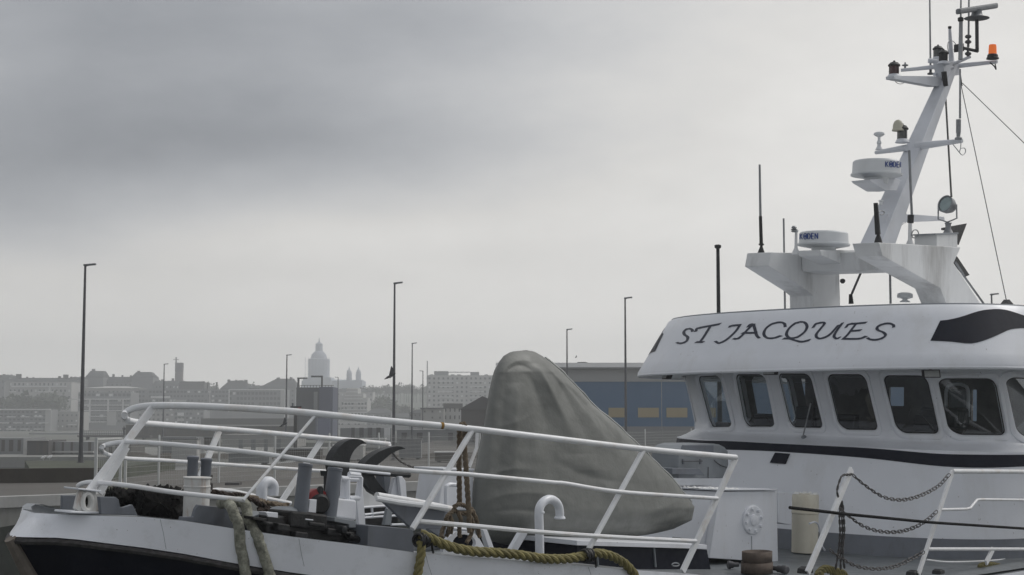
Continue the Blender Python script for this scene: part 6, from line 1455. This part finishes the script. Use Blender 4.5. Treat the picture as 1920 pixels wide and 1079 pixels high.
# stray posts and clutter behind the fence
for i, (px, d, yt) in enumerate(((1240, 150, 697), (595, 130, 772), (1208, 90, 808))):
    if i == 2: continue
    p = at(px, yt, d); o = M().tube([(p.x, d, QZ), (p.x, d, p.z)], .04, 6).obj('flag_pole', GALV); tag(o, ('thin pale pole in front of the blue warehouse by the wheelhouse', 'thin pole in front of the silo tower behind the railing')[i], 'pole')
rc = random.Random(8)
bits = [(350, 100), (470, 95), (560, 102), (655, 104), (770, 108), (840, 100), (1020, 112), (1130, 125), (400, 140), (700, 150)]
for i, (px, d) in enumerate(bits):
    w_, h_, dd = rc.uniform(1.2, 3), rc.uniform(.6, 1.5), rc.uniform(1, 2); x = X(px, d)
    t = thing('pallet_box', (x, d, QZ), '', 'crate', 'crates on the port ground behind the fence')
    t['label'] = ['pale', 'grey', 'brown'][i % 3]+' crate on the ground behind the fence, '+['left of the rusty white post', 'near the left roller post', 'right of the rail brace', 'behind the first curved horn', 'beside the second curved horn tip', 'left of the hanging rope', 'behind the tarpaulin', 'right of the tarpaulin edge', 'beyond the capped cylinders', 'far back between two lamps'][i]
    cube(t, 'box_body', [C_PALE, C_GREY, C_BROWN][i % 3], -w_/2, w_/2, 0, dd, .1, h_); cube(t, 'lid', C_TRIM if i % 2 else C_GREY, -w_/2-.05, w_/2+.05, -.05, dd+.05, h_, h_+.08)
    for sx_ in (-1, 1): cube(t, 'foot', C_DARK, sx_*w_*.35-.1, sx_*w_*.35+.1, 0, dd, 0, .1)
# black mooring post seen behind the visor at left
o = thing('harbour_post', (X(1346, 40), 40, 0), 'tall dark weathered post with a small fitting on top, behind the wheelhouse visor', 'post')
p = at(1346, 466, 40); M().tube([(p.x, 40, 0), (p.x, 40, p.z)], [.085, .045], 10).obj('post_shaft', HORN, o)
M().lathe([(.07, 0), (.09, .03), (.09, .08), (.03, .1)], p, n=10).obj('post_head', HORN, o)
# gulls
def gull(name, p, s_, pose, label, mt):
    m = M(); f = lambda x, y, z_: p+Vector((x, y, z_))*s_
    if pose == 'fly':
        m.tube([f(-.22, 0, -.12), f(-.1, 0, -.05), f(.05, 0, .02), f(.18, 0, .10), f(.24, 0, .13)], [.015, .05, .065, .04, .01], 8)
        for q in ((.35, .45), (-.35, -.1)):
            m.add([f(-.05, 0, 0), f(.10, 0, .05), f(.16, q[0]*.6, .05+q[1]*.5), f(.02, q[0], q[1]), f(-.02, q[0]*.5, q[1]*.45)], [(0, 1, 2, 4), (4, 2, 3)])
    else:
        m.tube([f(-.25, 0, .14), f(-.12, 0, .17), f(.02, 0, .2), f(.1, 0, .25), f(.13, 0, .32), f(.16, 0, .34), f(.22, 0, .33)], [.01, .06, .08, .06, .04, .04, .01], 8)
        for y in (-.03, .03): m.tube([f(.0, y, 0), f(.0, y, .14)], .008, 5)
    o = m.obj('gull', mt, sharp=180, fix=False); tag(o, label, 'gull')
gull('gull', at(731, 706, 70), 1.1, 'fly', 'gull flying with raised wings just left of the tall middle lamp', HORN)
gull('gull', at(531, 797, 90), 1.0, 'fly', 'gull gliding low behind the railing below the street lamp', HORN)
gull('gull', at(1080, 670, 190), .6, 'fly', 'tiny gull in the sky right of the tarpaulin peak', HORN)
GW = mat('gull_white', (.8, .8, .8), .8, var=.05)
gull('gull', at(81, 863, 80), .6, 'sit', 'left of two white gulls standing on the grass strip at left', GW); gull('gull', at(93, 862, 80), .6, 'sit', 'right of two white gulls standing on the grass strip at left', GW)
# ------------------------------------------------------------------ haze: one even body of air round everything
m = M(); m.bbox(-1400, 1400, -60, 1330, -4, 72); hz = m.obj('haze', WATER); hz['kind'] = 'stuff'
hm = bpy.data.materials.new('harbour_haze'); hm.use_nodes = True; nt = hm.node_tree
for n in list(nt.nodes):
    if n.type != 'OUTPUT_MATERIAL': nt.nodes.remove(n)
pv = nt.nodes.new('ShaderNodeVolumePrincipled'); pv.inputs['Density'].default_value = .00095; pv.inputs['Color'].default_value = (.97, .985, 1., 1); pv.inputs['Anisotropy'].default_value = .65
nt.links.new(pv.outputs[0], nt.nodes[0].inputs['Volume']); hz.data.materials.clear(); hz.data.materials.append(hm)
